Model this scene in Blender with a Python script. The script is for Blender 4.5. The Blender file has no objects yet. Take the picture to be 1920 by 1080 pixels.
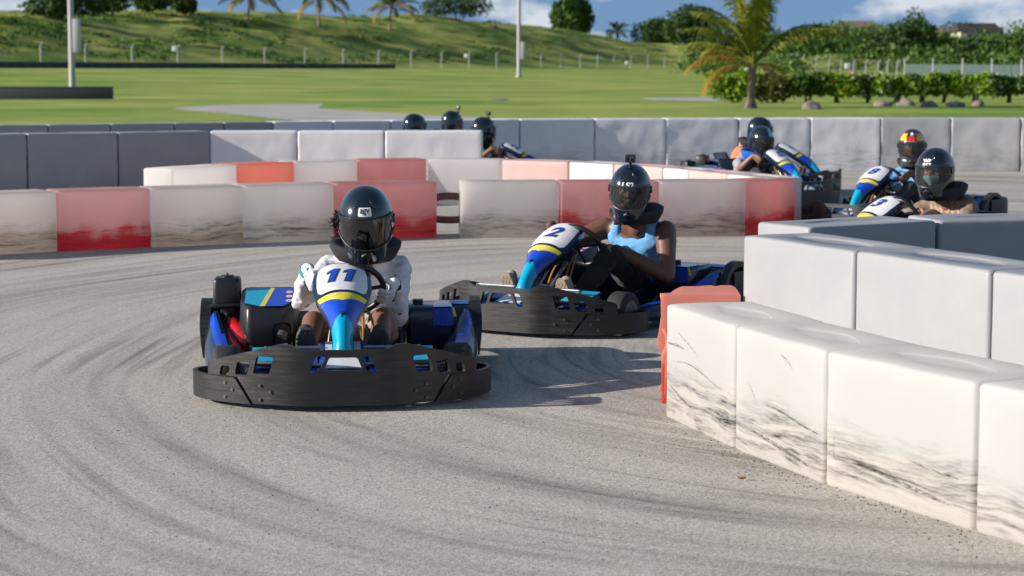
import bpy, bmesh, math, random
from math import sin, cos, pi, radians, sqrt, atan2, floor
from mathutils import Vector, Matrix, noise
from mathutils.geometry import tessellate_polygon

S = bpy.context.scene
COL = S.collection
# ------------------------------------------------------------------ camera
FPX = 3850.0; CAMH = 1.6; PITCH = math.atan(420 / FPX)
cam_d = bpy.data.cameras.new('camera'); cam = bpy.data.objects.new('camera', cam_d); COL.objects.link(cam)
cam.location = (0, 0, CAMH); cam.rotation_euler = (pi / 2 - PITCH, 0, 0)
cam_d.sensor_width = 36; cam_d.lens = 36 * FPX / 1920; cam_d.clip_end = 6000; cam_d.clip_start = 0.1
cam_d.dof.use_dof = True; cam_d.dof.focus_distance = 10.0; cam_d.dof.aperture_fstop = 4.6
S.camera = cam
S.render.resolution_x = 1024; S.render.resolution_y = 576
# ------------------------------------------------------------------ light
SUN_EL = radians(19); SUN_A = radians(11)
LS = Vector((-cos(SUN_EL) * cos(SUN_A), -cos(SUN_EL) * sin(SUN_A), sin(SUN_EL)))
sd = bpy.data.lights.new('sun', 'SUN'); so = bpy.data.objects.new('sun', sd); COL.objects.link(so)
sd.energy = 5.0; sd.angle = radians(0.53); sd.color = (1.0, 0.93, 0.84)
so.rotation_euler = (-LS).to_track_quat('-Z', 'Y').to_euler(); so.location = (-30, 0, 30)
W = bpy.data.worlds.new("World"); S.world = W; W.use_nodes = True
wn = W.node_tree.nodes; wl = W.node_tree.links
bg = wn['Background']
sky = wn.new('ShaderNodeTexSky'); sky.sky_type = 'NISHITA'; sky.sun_disc = False
sky.sun_elevation = SUN_EL; sky.sun_rotation = atan2(LS.x, LS.y); sky.air_density = 1.0; sky.dust_density = 0.6; sky.ozone_density = 1.5
# the low sky: clear tropical blue with bright cumulus near the horizon
tc = wn.new('ShaderNodeTexCoord'); sep = wn.new('ShaderNodeSeparateXYZ'); wl.new(tc.outputs['Generated'], sep.inputs[0])
mp = wn.new('ShaderNodeMapping'); mp.inputs['Scale'].default_value = (22, 22, 48); mp.inputs['Location'].default_value = (3.1, 0.4, 0.2)
wl.new(tc.outputs['Generated'], mp.inputs[0])
nz = wn.new('ShaderNodeTexNoise'); nz.inputs['Scale'].default_value = 1.0; nz.inputs['Detail'].default_value = 6; nz.inputs['Roughness'].default_value = 0.55
wl.new(mp.outputs[0], nz.inputs['Vector'])
cr = wn.new('ShaderNodeValToRGB'); cr.color_ramp.elements[0].position = 0.50; cr.color_ramp.elements[1].position = 0.66
wl.new(nz.outputs['Fac'], cr.inputs[0])
hz = wn.new('ShaderNodeValToRGB'); wl.new(sep.outputs['Z'], hz.inputs[0])
hz.color_ramp.elements[0].position = 0.10; hz.color_ramp.elements[0].color = (1, 1, 1, 1)
hz.color_ramp.elements[1].position = 0.35; hz.color_ramp.elements[1].color = (0, 0, 0, 1)
blue = wn.new('ShaderNodeMix'); blue.data_type = 'RGBA'; wl.new(hz.outputs[0], blue.inputs[0])
wl.new(sky.outputs[0], blue.inputs[6]); blue.inputs[7].default_value = (1.45, 2.6, 4.3, 1)
mul = wn.new('ShaderNodeMath'); mul.operation = 'MULTIPLY'; wl.new(cr.outputs[0], mul.inputs[0]); wl.new(hz.outputs[0], mul.inputs[1])
clo = wn.new('ShaderNodeMix'); clo.data_type = 'RGBA'; wl.new(mul.outputs[0], clo.inputs[0])
wl.new(blue.outputs[2], clo.inputs[6]); clo.inputs[7].default_value = (5.6, 6.0, 6.6, 1)
wl.new(clo.outputs[2], bg.inputs[0]); bg.inputs[1].default_value = 0.082
S.view_settings.view_transform = 'Standard'; S.view_settings.look = 'None'
S.view_settings.exposure = 0.55; S.view_settings.gamma = 1
S.render.engine = 'CYCLES'
S.cycles.max_bounces = 6; S.cycles.transparent_max_bounces = 12; S.cycles.caustics_reflective = False; S.cycles.caustics_refractive = False

# ------------------------------------------------------------------ pixel helpers
def ray(px, py):
    xc = (px - 960) / FPX; yc = -(py - 540) / FPX
    return Vector((xc, cos(PITCH) + sin(PITCH) * yc, -sin(PITCH) + cos(PITCH) * yc))
def gp(px, py, z=0.0):
    r = ray(px, py); t = (z - CAMH) / r.z
    return Vector((r.x * t, r.y * t, z))
def xd(px, d):          # lateral position of picture column px at distance d
    return (px - 960) / FPX * d
def lerp(a, b, t): return a + (b - a) * t
def interp(tab, x):
    if x <= tab[0][0]: return tab[0][1]
    for (x0, y0), (x1, y1) in zip(tab, tab[1:]):
        if x <= x1: return lerp(y0, y1, (x - x0) / (x1 - x0))
    return tab[-1][1]
def sstep(a, b, x):
    t = max(0, min(1, (x - a) / (b - a))); return t * t * (3 - 2 * t)

# ------------------------------------------------------------------ materials
MATS = {}
class NT:
    def __init__(s, name):
        s.m = bpy.data.materials.new(name); s.m.use_nodes = True
        s.n = s.m.node_tree.nodes; s.l = s.m.node_tree.links; s.b = s.n['Principled BSDF']
    def new(s, t, **kw):
        o = s.n.new('ShaderNode' + t)
        for k, v in kw.items(): setattr(o, k, v)
        return o
    def put(s, sock, v):
        if hasattr(v, 'links') or isinstance(v, bpy.types.NodeSocket): s.l.new(v, sock)
        else: sock.default_value = v
    def noise(s, vec, scale, detail=4, rough=0.55):
        o = s.new('TexNoise'); s.put(o.inputs['Scale'], scale); o.inputs['Detail'].default_value = detail; o.inputs['Roughness'].default_value = rough
        if vec is not None: s.l.new(vec, o.inputs['Vector'])
        return o.outputs['Fac']
    def obj(s): return s.new('TexCoord').outputs['Object']
    def rnd(s): return s.new('ObjectInfo').outputs['Random']
    def mapv(s, vec, scale=(1, 1, 1), loc=(0, 0, 0)):
        o = s.new('Mapping'); s.l.new(vec, o.inputs[0]); s.put(o.inputs['Scale'], scale); s.put(o.inputs['Location'], loc); return o.outputs[0]
    def math(s, op, a, b=0.0, clamp=False):
        o = s.new('Math', operation=op, use_clamp=clamp); s.put(o.inputs[0], a); s.put(o.inputs[1], b); return o.outputs[0]
    def ramp(s, f, stops):
        o = s.new('ValToRGB'); s.l.new(f, o.inputs[0]); e = o.color_ramp.elements
        while len(e) < len(stops): e.new(0.5)
        for i, (p, c) in enumerate(stops):
            e[i].position = p; e[i].color = (c, c, c, 1) if not isinstance(c, tuple) else (*c, 1)
        return o.outputs[0]
    def mix(s, f, a, b):
        o = s.new('Mix', data_type='RGBA'); s.put(o.inputs[0], f)
        for i, v in ((6, a), (7, b)):
            if isinstance(v, tuple): o.inputs[i].default_value = (*v, 1)
            else: s.l.new(v, o.inputs[i])
        return o.outputs[2]
    def sepz(s, vec):
        o = s.new('SeparateXYZ'); s.l.new(vec, o.inputs[0]); return o.outputs
    def comb(s, x, y, z):
        o = s.new('CombineXYZ'); s.put(o.inputs[0], x); s.put(o.inputs[1], y); s.put(o.inputs[2], z); return o.outputs[0]
    def color(s, c):
        if isinstance(c, tuple): s.b.inputs['Base Color'].default_value = (*c, 1)
        else: s.l.new(c, s.b.inputs['Base Color'])
    def set(s, **kw):
        for k, v in kw.items(): s.put(s.b.inputs[k.replace('_', ' ')], v)
    def bump(s, h, strength=0.3, dist=0.01):
        o = s.new('Bump'); o.inputs['Strength'].default_value = strength; o.inputs['Distance'].default_value = dist
        s.l.new(h, o.inputs['Height']); s.l.new(o.outputs[0], s.b.inputs['Normal'])

def simple(name, c, rough=0.5, metal=0.0, coat=0.0, var=0.12, scale=18, bump=0.0, spec=0.5, bscale=None):
    t = NT(name); o = t.obj()
    n = t.noise(o, scale, 5)
    f = t.ramp(n, [(0.3, 1 - var), (0.7, 1 + 0.0)])
    mx = t.mix(t.math('MULTIPLY', f, 1.0), tuple(x * (1 - var * 2) for x in c), c)
    t.color(mx); t.set(Roughness=t.math('ADD', t.math('MULTIPLY', n, 0.25), rough - 0.12), Metallic=metal, Coat_Weight=coat)
    t.b.inputs['Coat Roughness'].default_value = 0.04
    t.b.inputs['Specular IOR Level'].default_value = spec
    if bump: t.bump(t.noise(o, bscale or scale * 4, 3), bump, 0.004)
    MATS[name] = t.m; return t.m

def barrier_mat(name, base, fade, scuff_col, scuff_amt, low_col=None, rough=0.42, trans=0.0, hmax=0.52):
    t = NT(name); o = t.obj(); r = t.rnd(); x, y, z = t.sepz(o)
    off = t.math('MULTIPLY', r, 61.0)
    zz = t.math('DIVIDE', z, hmax)
    big0 = t.noise(t.comb(t.math('ADD', x, off), y, z), 2.0, 2)
    v1 = t.comb(t.math('ADD', t.math('MULTIPLY', x, 1.3), off), t.math('MULTIPLY', y, 1.3), t.math('ADD', t.math('MULTIPLY', z, 20.0), t.math('MULTIPLY', big0, 3.0)))
    v2 = t.comb(t.math('ADD', x, off), y, z)
    big = t.noise(v2, 3.2, 4)
    streak = t.noise(v1, 1.3, 7, 0.68)
    fine = t.noise(t.comb(t.math('ADD', t.math('MULTIPLY', x, 6.0), off), t.math('MULTIPLY', y, 6), t.math('MULTIPLY', z, 60.0)), 1.4, 5, 0.7)
    # upper skin: weathered fading plus painted grazing-light sheen; worn darker where karts rub
    wv = t.math('ADD', zz, t.math('MULTIPLY', t.math('SUBTRACT', streak, 0.5), 1.0))
    wv = t.math('ADD', wv, t.math('MULTIPLY', t.math('SUBTRACT', big, 0.5), 0.9))
    c = t.mix(t.ramp(wv, [(0.22, 0.0), (0.42, 1.0)]), low_col or base, t.mix(t.ramp(big, [(0.3, 0.0), (0.75, 1.0)]), base, fade))
    # rubber scuffs, one band of them with gaps
    band = t.ramp(t.math('ADD', zz, t.math('MULTIPLY', t.math('SUBTRACT', big, 0.5), 0.55)), [(0.03, 0.15), (0.12, 1.0), (0.30, 0.85), (0.52, 0.0)])
    sc = t.math('MULTIPLY', t.ramp(streak, [(0.42, 0.0), (0.66, 1.0)]), band)
    sc = t.math('MULTIPLY', sc, t.ramp(fine, [(0.34, 0.12), (0.62, 1.0)]))
    sc = t.math('MULTIPLY', sc, scuff_amt, True)
    c = t.mix(sc, c, scuff_col)
    lines = t.math('MULTIPLY', t.ramp(t.noise(v1, 3.1, 3, 0.5), [(0.69, 0.0), (0.74, 0.6)]), t.ramp(zz, [(0.0, 1.0), (0.75, 0.0)]))
    c = t.mix(t.math('MULTIPLY', lines, min(1, scuff_amt)), c, scuff_col)
    # grime lying on the top
    t.color(c)
    t.set(Roughness=t.math('ADD', t.math('MULTIPLY', fine, 0.3), rough - 0.15))
    t.b.inputs['Specular IOR Level'].default_value = 0.35
    if trans:   # hollow moulded plastic: sun on the far side glows through the walls
        tr = t.new('BsdfTranslucent'); t.l.new(c, tr.inputs[0]); mx = t.new('MixShader'); mx.inputs[0].default_value = trans
        t.l.new(t.b.outputs[0], mx.inputs[1]); t.l.new(tr.outputs[0], mx.inputs[2]); t.l.new(mx.outputs[0], t.n['Material Output'].inputs[0])
    t.bump(t.math('ADD', big, t.math('MULTIPLY', fine, 0.15)), 0.25, 0.02)
    MATS[name] = t.m; return t.m

barrier_mat('white_plastic', (0.86, 0.82, 0.79), (0.90, 0.87, 0.84), (0.05, 0.042, 0.036), 1.35, low_col=(0.80, 0.75, 0.68), trans=0.8)
barrier_mat('white_plastic_heavy', (0.84, 0.80, 0.76), (0.90, 0.86, 0.83), (0.07, 0.05, 0.036), 1.5, low_col=(0.72, 0.64, 0.55), trans=0.8)
barrier_mat('white_plastic_near', (0.80, 0.79, 0.775), (0.83, 0.82, 0.81), (0.04, 0.035, 0.03), 1.3, low_col=(0.85, 0.81, 0.76), trans=0.62)
barrier_mat('white_plastic_clean', (0.86, 0.83, 0.81), (0.90, 0.88, 0.86), (0.25, 0.22, 0.2), 0.35, trans=0.75)
barrier_mat('white_plastic_sunlit', (0.70, 0.68, 0.66), (0.74, 0.72, 0.70), (0.25, 0.22, 0.2), 0.35, trans=0.3)  # lit copy of the clean white, its colour and glow set for direct sun
barrier_mat('red_plastic', (0.88, 0.46, 0.44), (0.90, 0.68, 0.66), (0.16, 0.02, 0.02), 1.2, low_col=(0.78, 0.13, 0.14), trans=0.8)
barrier_mat('red_plastic_pale', (0.86, 0.60, 0.58), (0.88, 0.68, 0.66), (0.25, 0.03, 0.04), 0.8, low_col=(0.68, 0.07, 0.10), trans=0.8)
barrier_mat('pink_plastic', (0.80, 0.56, 0.51), (0.82, 0.64, 0.60), (0.3, 0.08, 0.06), 0.3, low_col=(0.74, 0.36, 0.30), trans=0.4)  # red blocks in direct sun, their overexposed paleness put into the base colour
barrier_mat('orange_red_plastic', (0.90, 0.44, 0.36), (0.92, 0.54, 0.46), (0.3, 0.05, 0.04), 0.4, low_col=(0.86, 0.24, 0.18), trans=0.8)
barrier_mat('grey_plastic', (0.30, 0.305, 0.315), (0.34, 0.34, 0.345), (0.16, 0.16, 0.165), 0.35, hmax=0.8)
barrier_mat('grey_plastic_scuffed', (0.38, 0.38, 0.39), (0.47, 0.46, 0.46), (0.17, 0.16, 0.155), 0.9, hmax=0.8)  # scuffed grey, its base lightened to stand in for grazing sun
barrier_mat('grey_plastic_sunlit', (0.72, 0.72, 0.73), (0.80, 0.79, 0.79), (0.17, 0.16, 0.155), 0.9, hmax=0.8)  # same grey plastic with grazing sunlight painted into a much lighter base
# broken shell: thin coloured plastic lets the sun glow through
t = NT('thin_red_plastic'); t.color(t.mix(t.noise(t.obj(), 6, 4), (0.90, 0.40, 0.29), (0.92, 0.54, 0.45))); t.set(Roughness=0.4)
tr = t.new('BsdfTranslucent'); tr.inputs[0].default_value = (0.98, 0.42, 0.28, 1); mxs = t.new('MixShader'); mxs.inputs[0].default_value = 0.5
out = t.n['Material Output']; t.l.new(t.b.outputs[0], mxs.inputs[1]); t.l.new(tr.outputs[0], mxs.inputs[2]); t.l.new(mxs.outputs[0], out.inputs[0]); MATS['thin_red_plastic'] = t.m

# black bumper plastic with hazy rub marks
t = NT('black_bumper_plastic'); o = t.obj()
x, y, z = t.sepz(o)
sv = t.comb(t.math('MULTIPLY', x, 3.0), t.math('MULTIPLY', y, 3.0), t.math('MULTIPLY', z, 40.0))
st = t.noise(sv, 2.0, 6, 0.7); bigb = t.noise(o, 4.0, 3)
f = t.math('MULTIPLY', t.ramp(st, [(0.42, 0.0), (0.75, 1.0)]), t.ramp(bigb, [(0.45, 0.15), (0.65, 1.0)]))
t.color(t.mix(f, (0.010, 0.010, 0.011), (0.06, 0.057, 0.055))); t.set(Roughness=t.math('ADD', t.math('MULTIPLY', st, 0.3), 0.27))
t.bump(t.math('ADD', st, t.math('MULTIPLY', bigb, 2.0)), 0.2, 0.004); MATS['black_bumper_plastic'] = t.m
simple('black_plastic', (0.014, 0.015, 0.018), 0.36, var=0.2, scale=9, bump=0.05)
simple('navy_plastic', (0.010, 0.022, 0.05), 0.24, var=0.2, scale=7, coat=0.4)
simple('dark_engine', (0.022, 0.022, 0.024), 0.45, metal=0.3, var=0.3, scale=30, bump=0.3)
simple('steel', (0.42, 0.41, 0.40), 0.34, metal=0.9, var=0.2, scale=25)
simple('dull_steel', (0.12, 0.12, 0.12), 0.45, metal=0.7, var=0.3, scale=25)
simple('brass_bolt', (0.16, 0.13, 0.09), 0.45, metal=0.7)
simple('tyre_rubber', (0.022, 0.021, 0.021), 0.72, var=0.3, scale=30, bump=0.3)
simple('rim_metal', (0.10, 0.10, 0.11), 0.4, metal=0.6)
simple('blue_vinyl', (0.008, 0.065, 0.50), 0.25, var=0.18, scale=30, coat=0.4)
simple('turquoise_vinyl', (0.0, 0.36, 0.58), 0.25, var=0.18, scale=30, coat=0.4)
simple('yellow_vinyl', (0.78, 0.62, 0.02), 0.28, var=0.06, coat=0.4)
simple('white_vinyl', (0.76, 0.76, 0.77), 0.28, var=0.18, scale=30, coat=0.4)
simple('navy_vinyl', (0.008, 0.018, 0.045), 0.22, var=0.1, coat=0.5)
simple('grey_vinyl', (0.10, 0.10, 0.09), 0.4, var=0.05)
simple('gold_line', (0.30, 0.26, 0.08), 0.4, var=0.05)
simple('red_paint', (0.60, 0.012, 0.02), 0.25, var=0.2, coat=0.5)
simple('hose_brown', (0.30, 0.16, 0.05), 0.4, var=0.2)
simple('cable_orange', (0.45, 0.17, 0.03), 0.5)
simple('helmet_gloss', (0.008, 0.013, 0.022), 0.14, var=0.2, coat=1.0, scale=4)
simple('helmet_matte', (0.012, 0.013, 0.016), 0.42, var=0.2)
simple('helmet_grey', (0.055, 0.055, 0.06), 0.3, var=0.2, coat=0.5)
simple('helmet_yellow', (0.65, 0.55, 0.01), 0.18, coat=0.8, var=0.05)
simple('helmet_red', (0.55, 0.03, 0.015), 0.18, coat=0.8, var=0.05)
simple('helmet_cyan', (0.25, 0.62, 0.68), 0.18, coat=0.8, var=0.1)
simple('letter_white', (0.78, 0.78, 0.78), 0.35, var=0.03)
simple('letter_black', (0.012, 0.012, 0.014), 0.35, var=0.03)
simple('brace_foam', (0.022, 0.022, 0.026), 0.75, var=0.3, scale=30, bump=0.4)
simple('brace_blue', (0.01, 0.12, 0.55), 0.6, var=0.2)
t = NT('visor_tint'); t.color((0.006, 0.006, 0.007)); t.set(Roughness=0.05, Coat_Weight=0.6); MATS['visor_tint'] = t.m
t = NT('visor_clear')
gl = t.new('BsdfGlossy'); gl.inputs['Roughness'].default_value = 0.05; gl.inputs[0].default_value = (0.9, 0.9, 0.95, 1)
tp = t.new('BsdfTransparent'); tp.inputs[0].default_value = (0.50, 0.51, 0.54, 1)
df = t.new('BsdfDiffuse'); df.inputs[0].default_value = (0.35, 0.35, 0.37, 1)
fr = t.new('Fresnel'); fr.inputs[0].default_value = 1.5
m1 = t.new('MixShader'); m1.inputs[0].default_value = 0.05; t.l.new(tp.outputs[0], m1.inputs[1]); t.l.new(df.outputs[0], m1.inputs[2])
m2 = t.new('MixShader'); t.l.new(fr.outputs[0], m2.inputs[0]); t.l.new(m1.outputs[0], m2.inputs[1]); t.l.new(gl.outputs[0], m2.inputs[2])
t.l.new(m2.outputs[0], t.n['Material Output'].inputs[0]); MATS['visor_clear'] = t.m

# rubber scuffs: broken, see-through smears
t = NT('rubber_scuff'); o = t.obj(); t.color((0.04, 0.036, 0.033)); t.set(Roughness=0.8)
x, y, z = t.sepz(o); n = t.noise(t.comb(t.math('MULTIPLY', x, 26.0), y, t.math('MULTIPLY', z, 160.0)), 1.0, 5, 0.7)
tp = t.new('BsdfTransparent'); mx = t.new('MixShader'); t.l.new(t.math('MULTIPLY', t.ramp(n, [(0.40, 0.0), (0.62, 1.0)]), 0.75), mx.inputs[0])
t.l.new(tp.outputs[0], mx.inputs[1]); t.l.new(t.b.outputs[0], mx.inputs[2]); t.l.new(mx.outputs[0], t.n['Material Output'].inputs[0]); MATS['rubber_scuff'] = t.m
def skin(name, c):
    t = NT(name); o = t.obj(); n = t.noise(o, 25, 4); n2 = t.noise(o, 6, 3)
    t.color(t.mix(t.ramp(n2, [(0.3, 0.0), (0.7, 1.0)]), tuple(v * 0.78 for v in c), c)); t.set(Roughness=0.45); t.bump(n, 0.12, 0.004)
    t.b.inputs['Subsurface Weight'].default_value = 0.08; t.b.inputs['Subsurface Radius'].default_value = (0.02, 0.008, 0.005); t.b.inputs['Subsurface Scale'].default_value = 0.3
    MATS[name] = t.m
skin('skin_dark', (0.155, 0.072, 0.045)); skin('skin_brown', (0.22, 0.105, 0.065)); skin('skin_tan', (0.36, 0.18, 0.115))
def cloth(name, c, c2=None, bump=0.35):
    t = NT(name); o = t.obj(); n = t.noise(o, 14, 5); w = t.noise(t.mapv(o, (1, 1, 2.6)), 9, 3)
    t.color(t.mix(t.ramp(n, [(0.3, 0.0), (0.7, 1.0)]), c2 or tuple(v * 0.86 for v in c), c)); t.set(Roughness=0.85, Sheen_Weight=0.1)
    t.b.inputs['Specular IOR Level'].default_value = 0.2
    t.bump(t.math('ADD', w, t.math('MULTIPLY', t.noise(o, 160, 2), 0.12)), bump, 0.02); MATS[name] = t.m
cloth('cloth_white', (0.74, 0.74, 0.78)); cloth('cloth_khaki', (0.33, 0.25, 0.18)); cloth('cloth_skyblue', (0.16, 0.40, 0.74))
cloth('cloth_black', (0.014, 0.017, 0.015)); cloth('cloth_brown', (0.24, 0.17, 0.125)); cloth('cloth_tan', (0.42, 0.30, 0.22))
cloth('cloth_denim', (0.10, 0.17, 0.34)); cloth('cloth_orange', (0.72, 0.22, 0.10)); cloth('cloth_grey', (0.33, 0.33, 0.35)); cloth('cloth_charcoal', (0.045, 0.047, 0.055))
cloth('cloth_mask', (0.30, 0.58, 0.50)); cloth('cloth_teal', (0.02, 0.30, 0.42)); cloth('hair_black', (0.012, 0.008, 0.007))
simple('shoe_rubber', (0.035, 0.035, 0.037), 0.6, var=0.2, bump=0.2); simple('shoe_tan', (0.34, 0.26, 0.19), 0.7, var=0.2)
simple('eye_white', (0.7, 0.68, 0.65), 0.2)
simple('galvanised', (0.40, 0.40, 0.41), 0.5, metal=0.0, var=0.15); simple('concrete_pale', (0.36, 0.345, 0.33), 0.85, var=0.2, bump=0.2)
simple('cabinet_grey', (0.44, 0.46, 0.48), 0.5, var=0.1); simple('dark_wall', (0.05, 0.055, 0.065), 0.7, var=0.25); simple('rusty_pipe', (0.19, 0.10, 0.07), 0.7, var=0.4, metal=0.2)
simple('screen_green', (0.055, 0.085, 0.08), 0.7, var=0.2); simple('box_white', (0.8, 0.8, 0.8), 0.5)
simple('roof_brown', (0.20, 0.14, 0.11), 0.8, var=0.2); simple('wall_cream', (0.55, 0.48, 0.40), 0.8); simple('roof_dark', (0.035, 0.032, 0.032), 0.8); simple('window_dark', (0.03, 0.035, 0.04), 0.2)
simple('rock', (0.26, 0.22, 0.19), 0.9, var=0.4, scale=3, bump=0.6, bscale=9)

def foliage(name, a, b, scale=1.2, trans=0.25):
    t = NT(name); o = t.obj(); n = t.noise(o, scale, 3); n2 = t.noise(o, scale * 9, 2)
    f = t.math('ADD', t.math('MULTIPLY', n, 0.6), t.math('MULTIPLY', n2, 0.4))
    c = t.mix(t.ramp(f, [(0.36, 0.0), (0.62, 1.0)]), a, b); t.color(c); t.set(Roughness=0.6)
    t.b.inputs['Specular IOR Level'].default_value = 0.25
    tr = t.new('BsdfTranslucent'); t.l.new(c, tr.inputs[0]); mx = t.new('MixShader'); mx.inputs[0].default_value = trans
    t.l.new(t.b.outputs[0], mx.inputs[1]); t.l.new(tr.outputs[0], mx.inputs[2]); t.l.new(mx.outputs[0], t.n['Material Output'].inputs[0]); MATS[name] = t.m
foliage('leaf_dark', (0.022, 0.055, 0.013), (0.075, 0.125, 0.028)); foliage('leaf_mid', (0.035, 0.085, 0.016), (0.12, 0.20, 0.035))
foliage('leaf_lime', (0.11, 0.22, 0.012), (0.36, 0.50, 0.045)); foliage('leaf_olive', (0.08, 0.095, 0.02), (0.20, 0.19, 0.045))
foliage('frond_green', (0.06, 0.10, 0.012), (0.26, 0.28, 0.035), 2.0); foliage('frond_yellow', (0.22, 0.15, 0.02), (0.42, 0.27, 0.05), 2.0); foliage('frond_brown', (0.10, 0.06, 0.03), (0.24, 0.15, 0.07), 2.0)
foliage('flower_cream', (0.55, 0.55, 0.38), (0.72, 0.72, 0.6), 6.0); foliage('flower_red', (0.45, 0.04, 0.02), (0.6, 0.10, 0.04), 6.0)
simple('bark_palm', (0.24, 0.18, 0.14), 0.9, var=0.4, scale=12, bump=0.6); simple('bark', (0.09, 0.07, 0.055), 0.9, var=0.3, scale=6, bump=0.5)

# asphalt with rubber laid down along the hairpin line
t = NT('track_asphalt'); o = t.obj(); x, y, z = t.sepz(o)
dx = t.math('SUBTRACT', x, 2.0); dy = t.math('DIVIDE', t.math('SUBTRACT', y, 11.5), 1.28)
wob = t.math('MULTIPLY', t.math('SUBTRACT', t.noise(o, 0.16, 1), 0.5), 1.1)
r = t.math('ADD', t.math('SQRT', t.math('ADD', t.math('MULTIPLY', dx, dx), t.math('MULTIPLY', dy, dy))), wob)
an = t.math('ARCTAN2', dy, t.math('MULTIPLY', dx, -1.0))
r2 = t.math('ADD', r, t.math('MULTIPLY', an, 0.22))
s1 = t.noise(t.comb(t.math('MULTIPLY', r2, 3.2), t.math('MULTIPLY', an, 0.8), 0.0), 1.0, 4, 0.6)
s2 = t.noise(t.comb(t.math('MULTIPLY', r2, 10.0), t.math('MULTIPLY', an, 1.7), 4.0), 1.0, 3, 0.6)
s3 = t.noise(t.comb(t.math('MULTIPLY', r, 7.0), t.math('MULTIPLY', t.math('SUBTRACT', an, t.math('MULTIPLY', r, 0.12)), 2.2), 9.0), 1.0, 2, 0.5)
g1 = t.noise(o, 90, 3, 0.7); g2 = t.noise(o, 260, 2, 0.6); g3 = t.noise(o, 0.5, 4); g4 = t.noise(o, 30, 3, 0.6)
v = t.new('TexVoronoi'); v.inputs['Scale'].default_value = 150; t.l.new(o, v.inputs['Vector'])
base = t.mix(t.ramp(g3, [(0.3, 0.0), (0.7, 1.0)]), (0.61, 0.555, 0.49), (0.73, 0.67, 0.595))
spk = t.math('ADD', t.math('MULTIPLY', g1, 0.5), t.math('MULTIPLY', g2, 0.5))
base = t.mix(t.ramp(spk, [(0.38, 0.0), (0.48, 0.58), (0.60, 1.0)]), (0.17, 0.157, 0.142), base)
base = t.mix(t.ramp(v.outputs['Color'], [(0.72, 0.0), (0.9, 0.55)]), base, (0.80, 0.76, 0.70))
base = t.mix(t.ramp(g4, [(0.3, 0.20), (0.6, 0.0)]), base, (0.26, 0.245, 0.23))
rb = t.math('MULTIPLY', t.ramp(s1, [(0.46, 0.0), (0.66, 0.72)]), t.ramp(s2, [(0.30, 0.35), (0.65, 1.0)]))
rb2 = t.math('MULTIPLY', t.ramp(s3, [(0.60, 0.0), (0.74, 0.45)]), t.ramp(s1, [(0.40, 0.0), (0.5, 1.0)]))
s4 = t.noise(t.comb(t.math('MULTIPLY', r2, 4.5), t.math('MULTIPLY', an, 0.5), 13.0), 1.0, 2, 0.5)
ln = t.math('MULTIPLY', t.ramp(s4, [(0.50, 0.0), (0.53, 0.5), (0.545, 0.5), (0.585, 0.0)]), t.ramp(t.noise(o, 0.35, 2), [(0.42, 0.0), (0.6, 1.0)]))
rub = t.math('MULTIPLY', t.math('ADD', t.math('ADD', rb, rb2, True), ln, True), t.ramp(spk, [(0.40, 0.95), (0.66, 0.6)]))
c = t.mix(rub, base, (0.10, 0.094, 0.09))
t.color(c); t.set(Roughness=0.82); t.b.inputs['Specular IOR Level'].default_value = 0.3
crk = t.noise(t.mapv(o, (1, 1, 1)), 46, 5, 0.75)
t.color(t.mix(t.ramp(crk, [(0.33, 0.55), (0.45, 0.0)]), c, (0.12, 0.11, 0.105)))
t.bump(t.math('ADD', t.math('MULTIPLY', g1, 0.7), t.math('ADD', t.math('MULTIPLY', g2, 0.4), t.math('MULTIPLY', v.outputs['Distance'], 0.5))), 0.55, 0.004); MATS['track_asphalt'] = t.m
t = NT('path_concrete'); o = t.obj(); t.color(t.mix(t.ramp(t.noise(o, 0.6, 5), [(0.35, 0.0), (0.7, 1.0)]), (0.34, 0.32, 0.30), (0.46, 0.435, 0.41))); t.set(Roughness=0.9); MATS['path_concrete'] = t.m
# grass: mown lawn near, rougher bank behind the fence
t = NT('grass_ground'); o = t.obj(); x, y, z = t.sepz(o)
n1 = t.noise(t.mapv(o, (0.09, 0.10, 0.1)), 1.0, 5); n2 = t.noise(t.mapv(o, (0.5, 0.9, 0.6)), 1.0, 5, 0.65); n3 = t.noise(o, 7.0, 4, 0.7)
f = t.math('ADD', t.math('MULTIPLY', n1, 0.55), t.math('ADD', t.math('MULTIPLY', n2, 0.30), t.math('MULTIPLY', n3, 0.15)))
lawn = t.mix(t.ramp(f, [(0.40, 0.0), (0.60, 1.0)]), (0.14, 0.255, 0.045), (0.40, 0.415, 0.11))
bank = t.mix(t.ramp(t.noise(t.mapv(o, (0.07, 0.07, 0.3)), 1.0, 6, 0.65), [(0.40, 0.0), (0.60, 1.0)]), (0.085, 0.16, 0.024), (0.36, 0.37, 0.095))
t.color(t.mix(t.ramp(t.math('DIVIDE', z, 10.0), [(0.13, 0.0), (0.19, 1.0)]), lawn, bank)); t.set(Roughness=0.9); t.b.inputs['Specular IOR Level'].default_value = 0.1
t.bump(t.math('ADD', n3, t.math('MULTIPLY', n2, 2.0)), 0.6, 0.12); MATS['grass_ground'] = t.m

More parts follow.
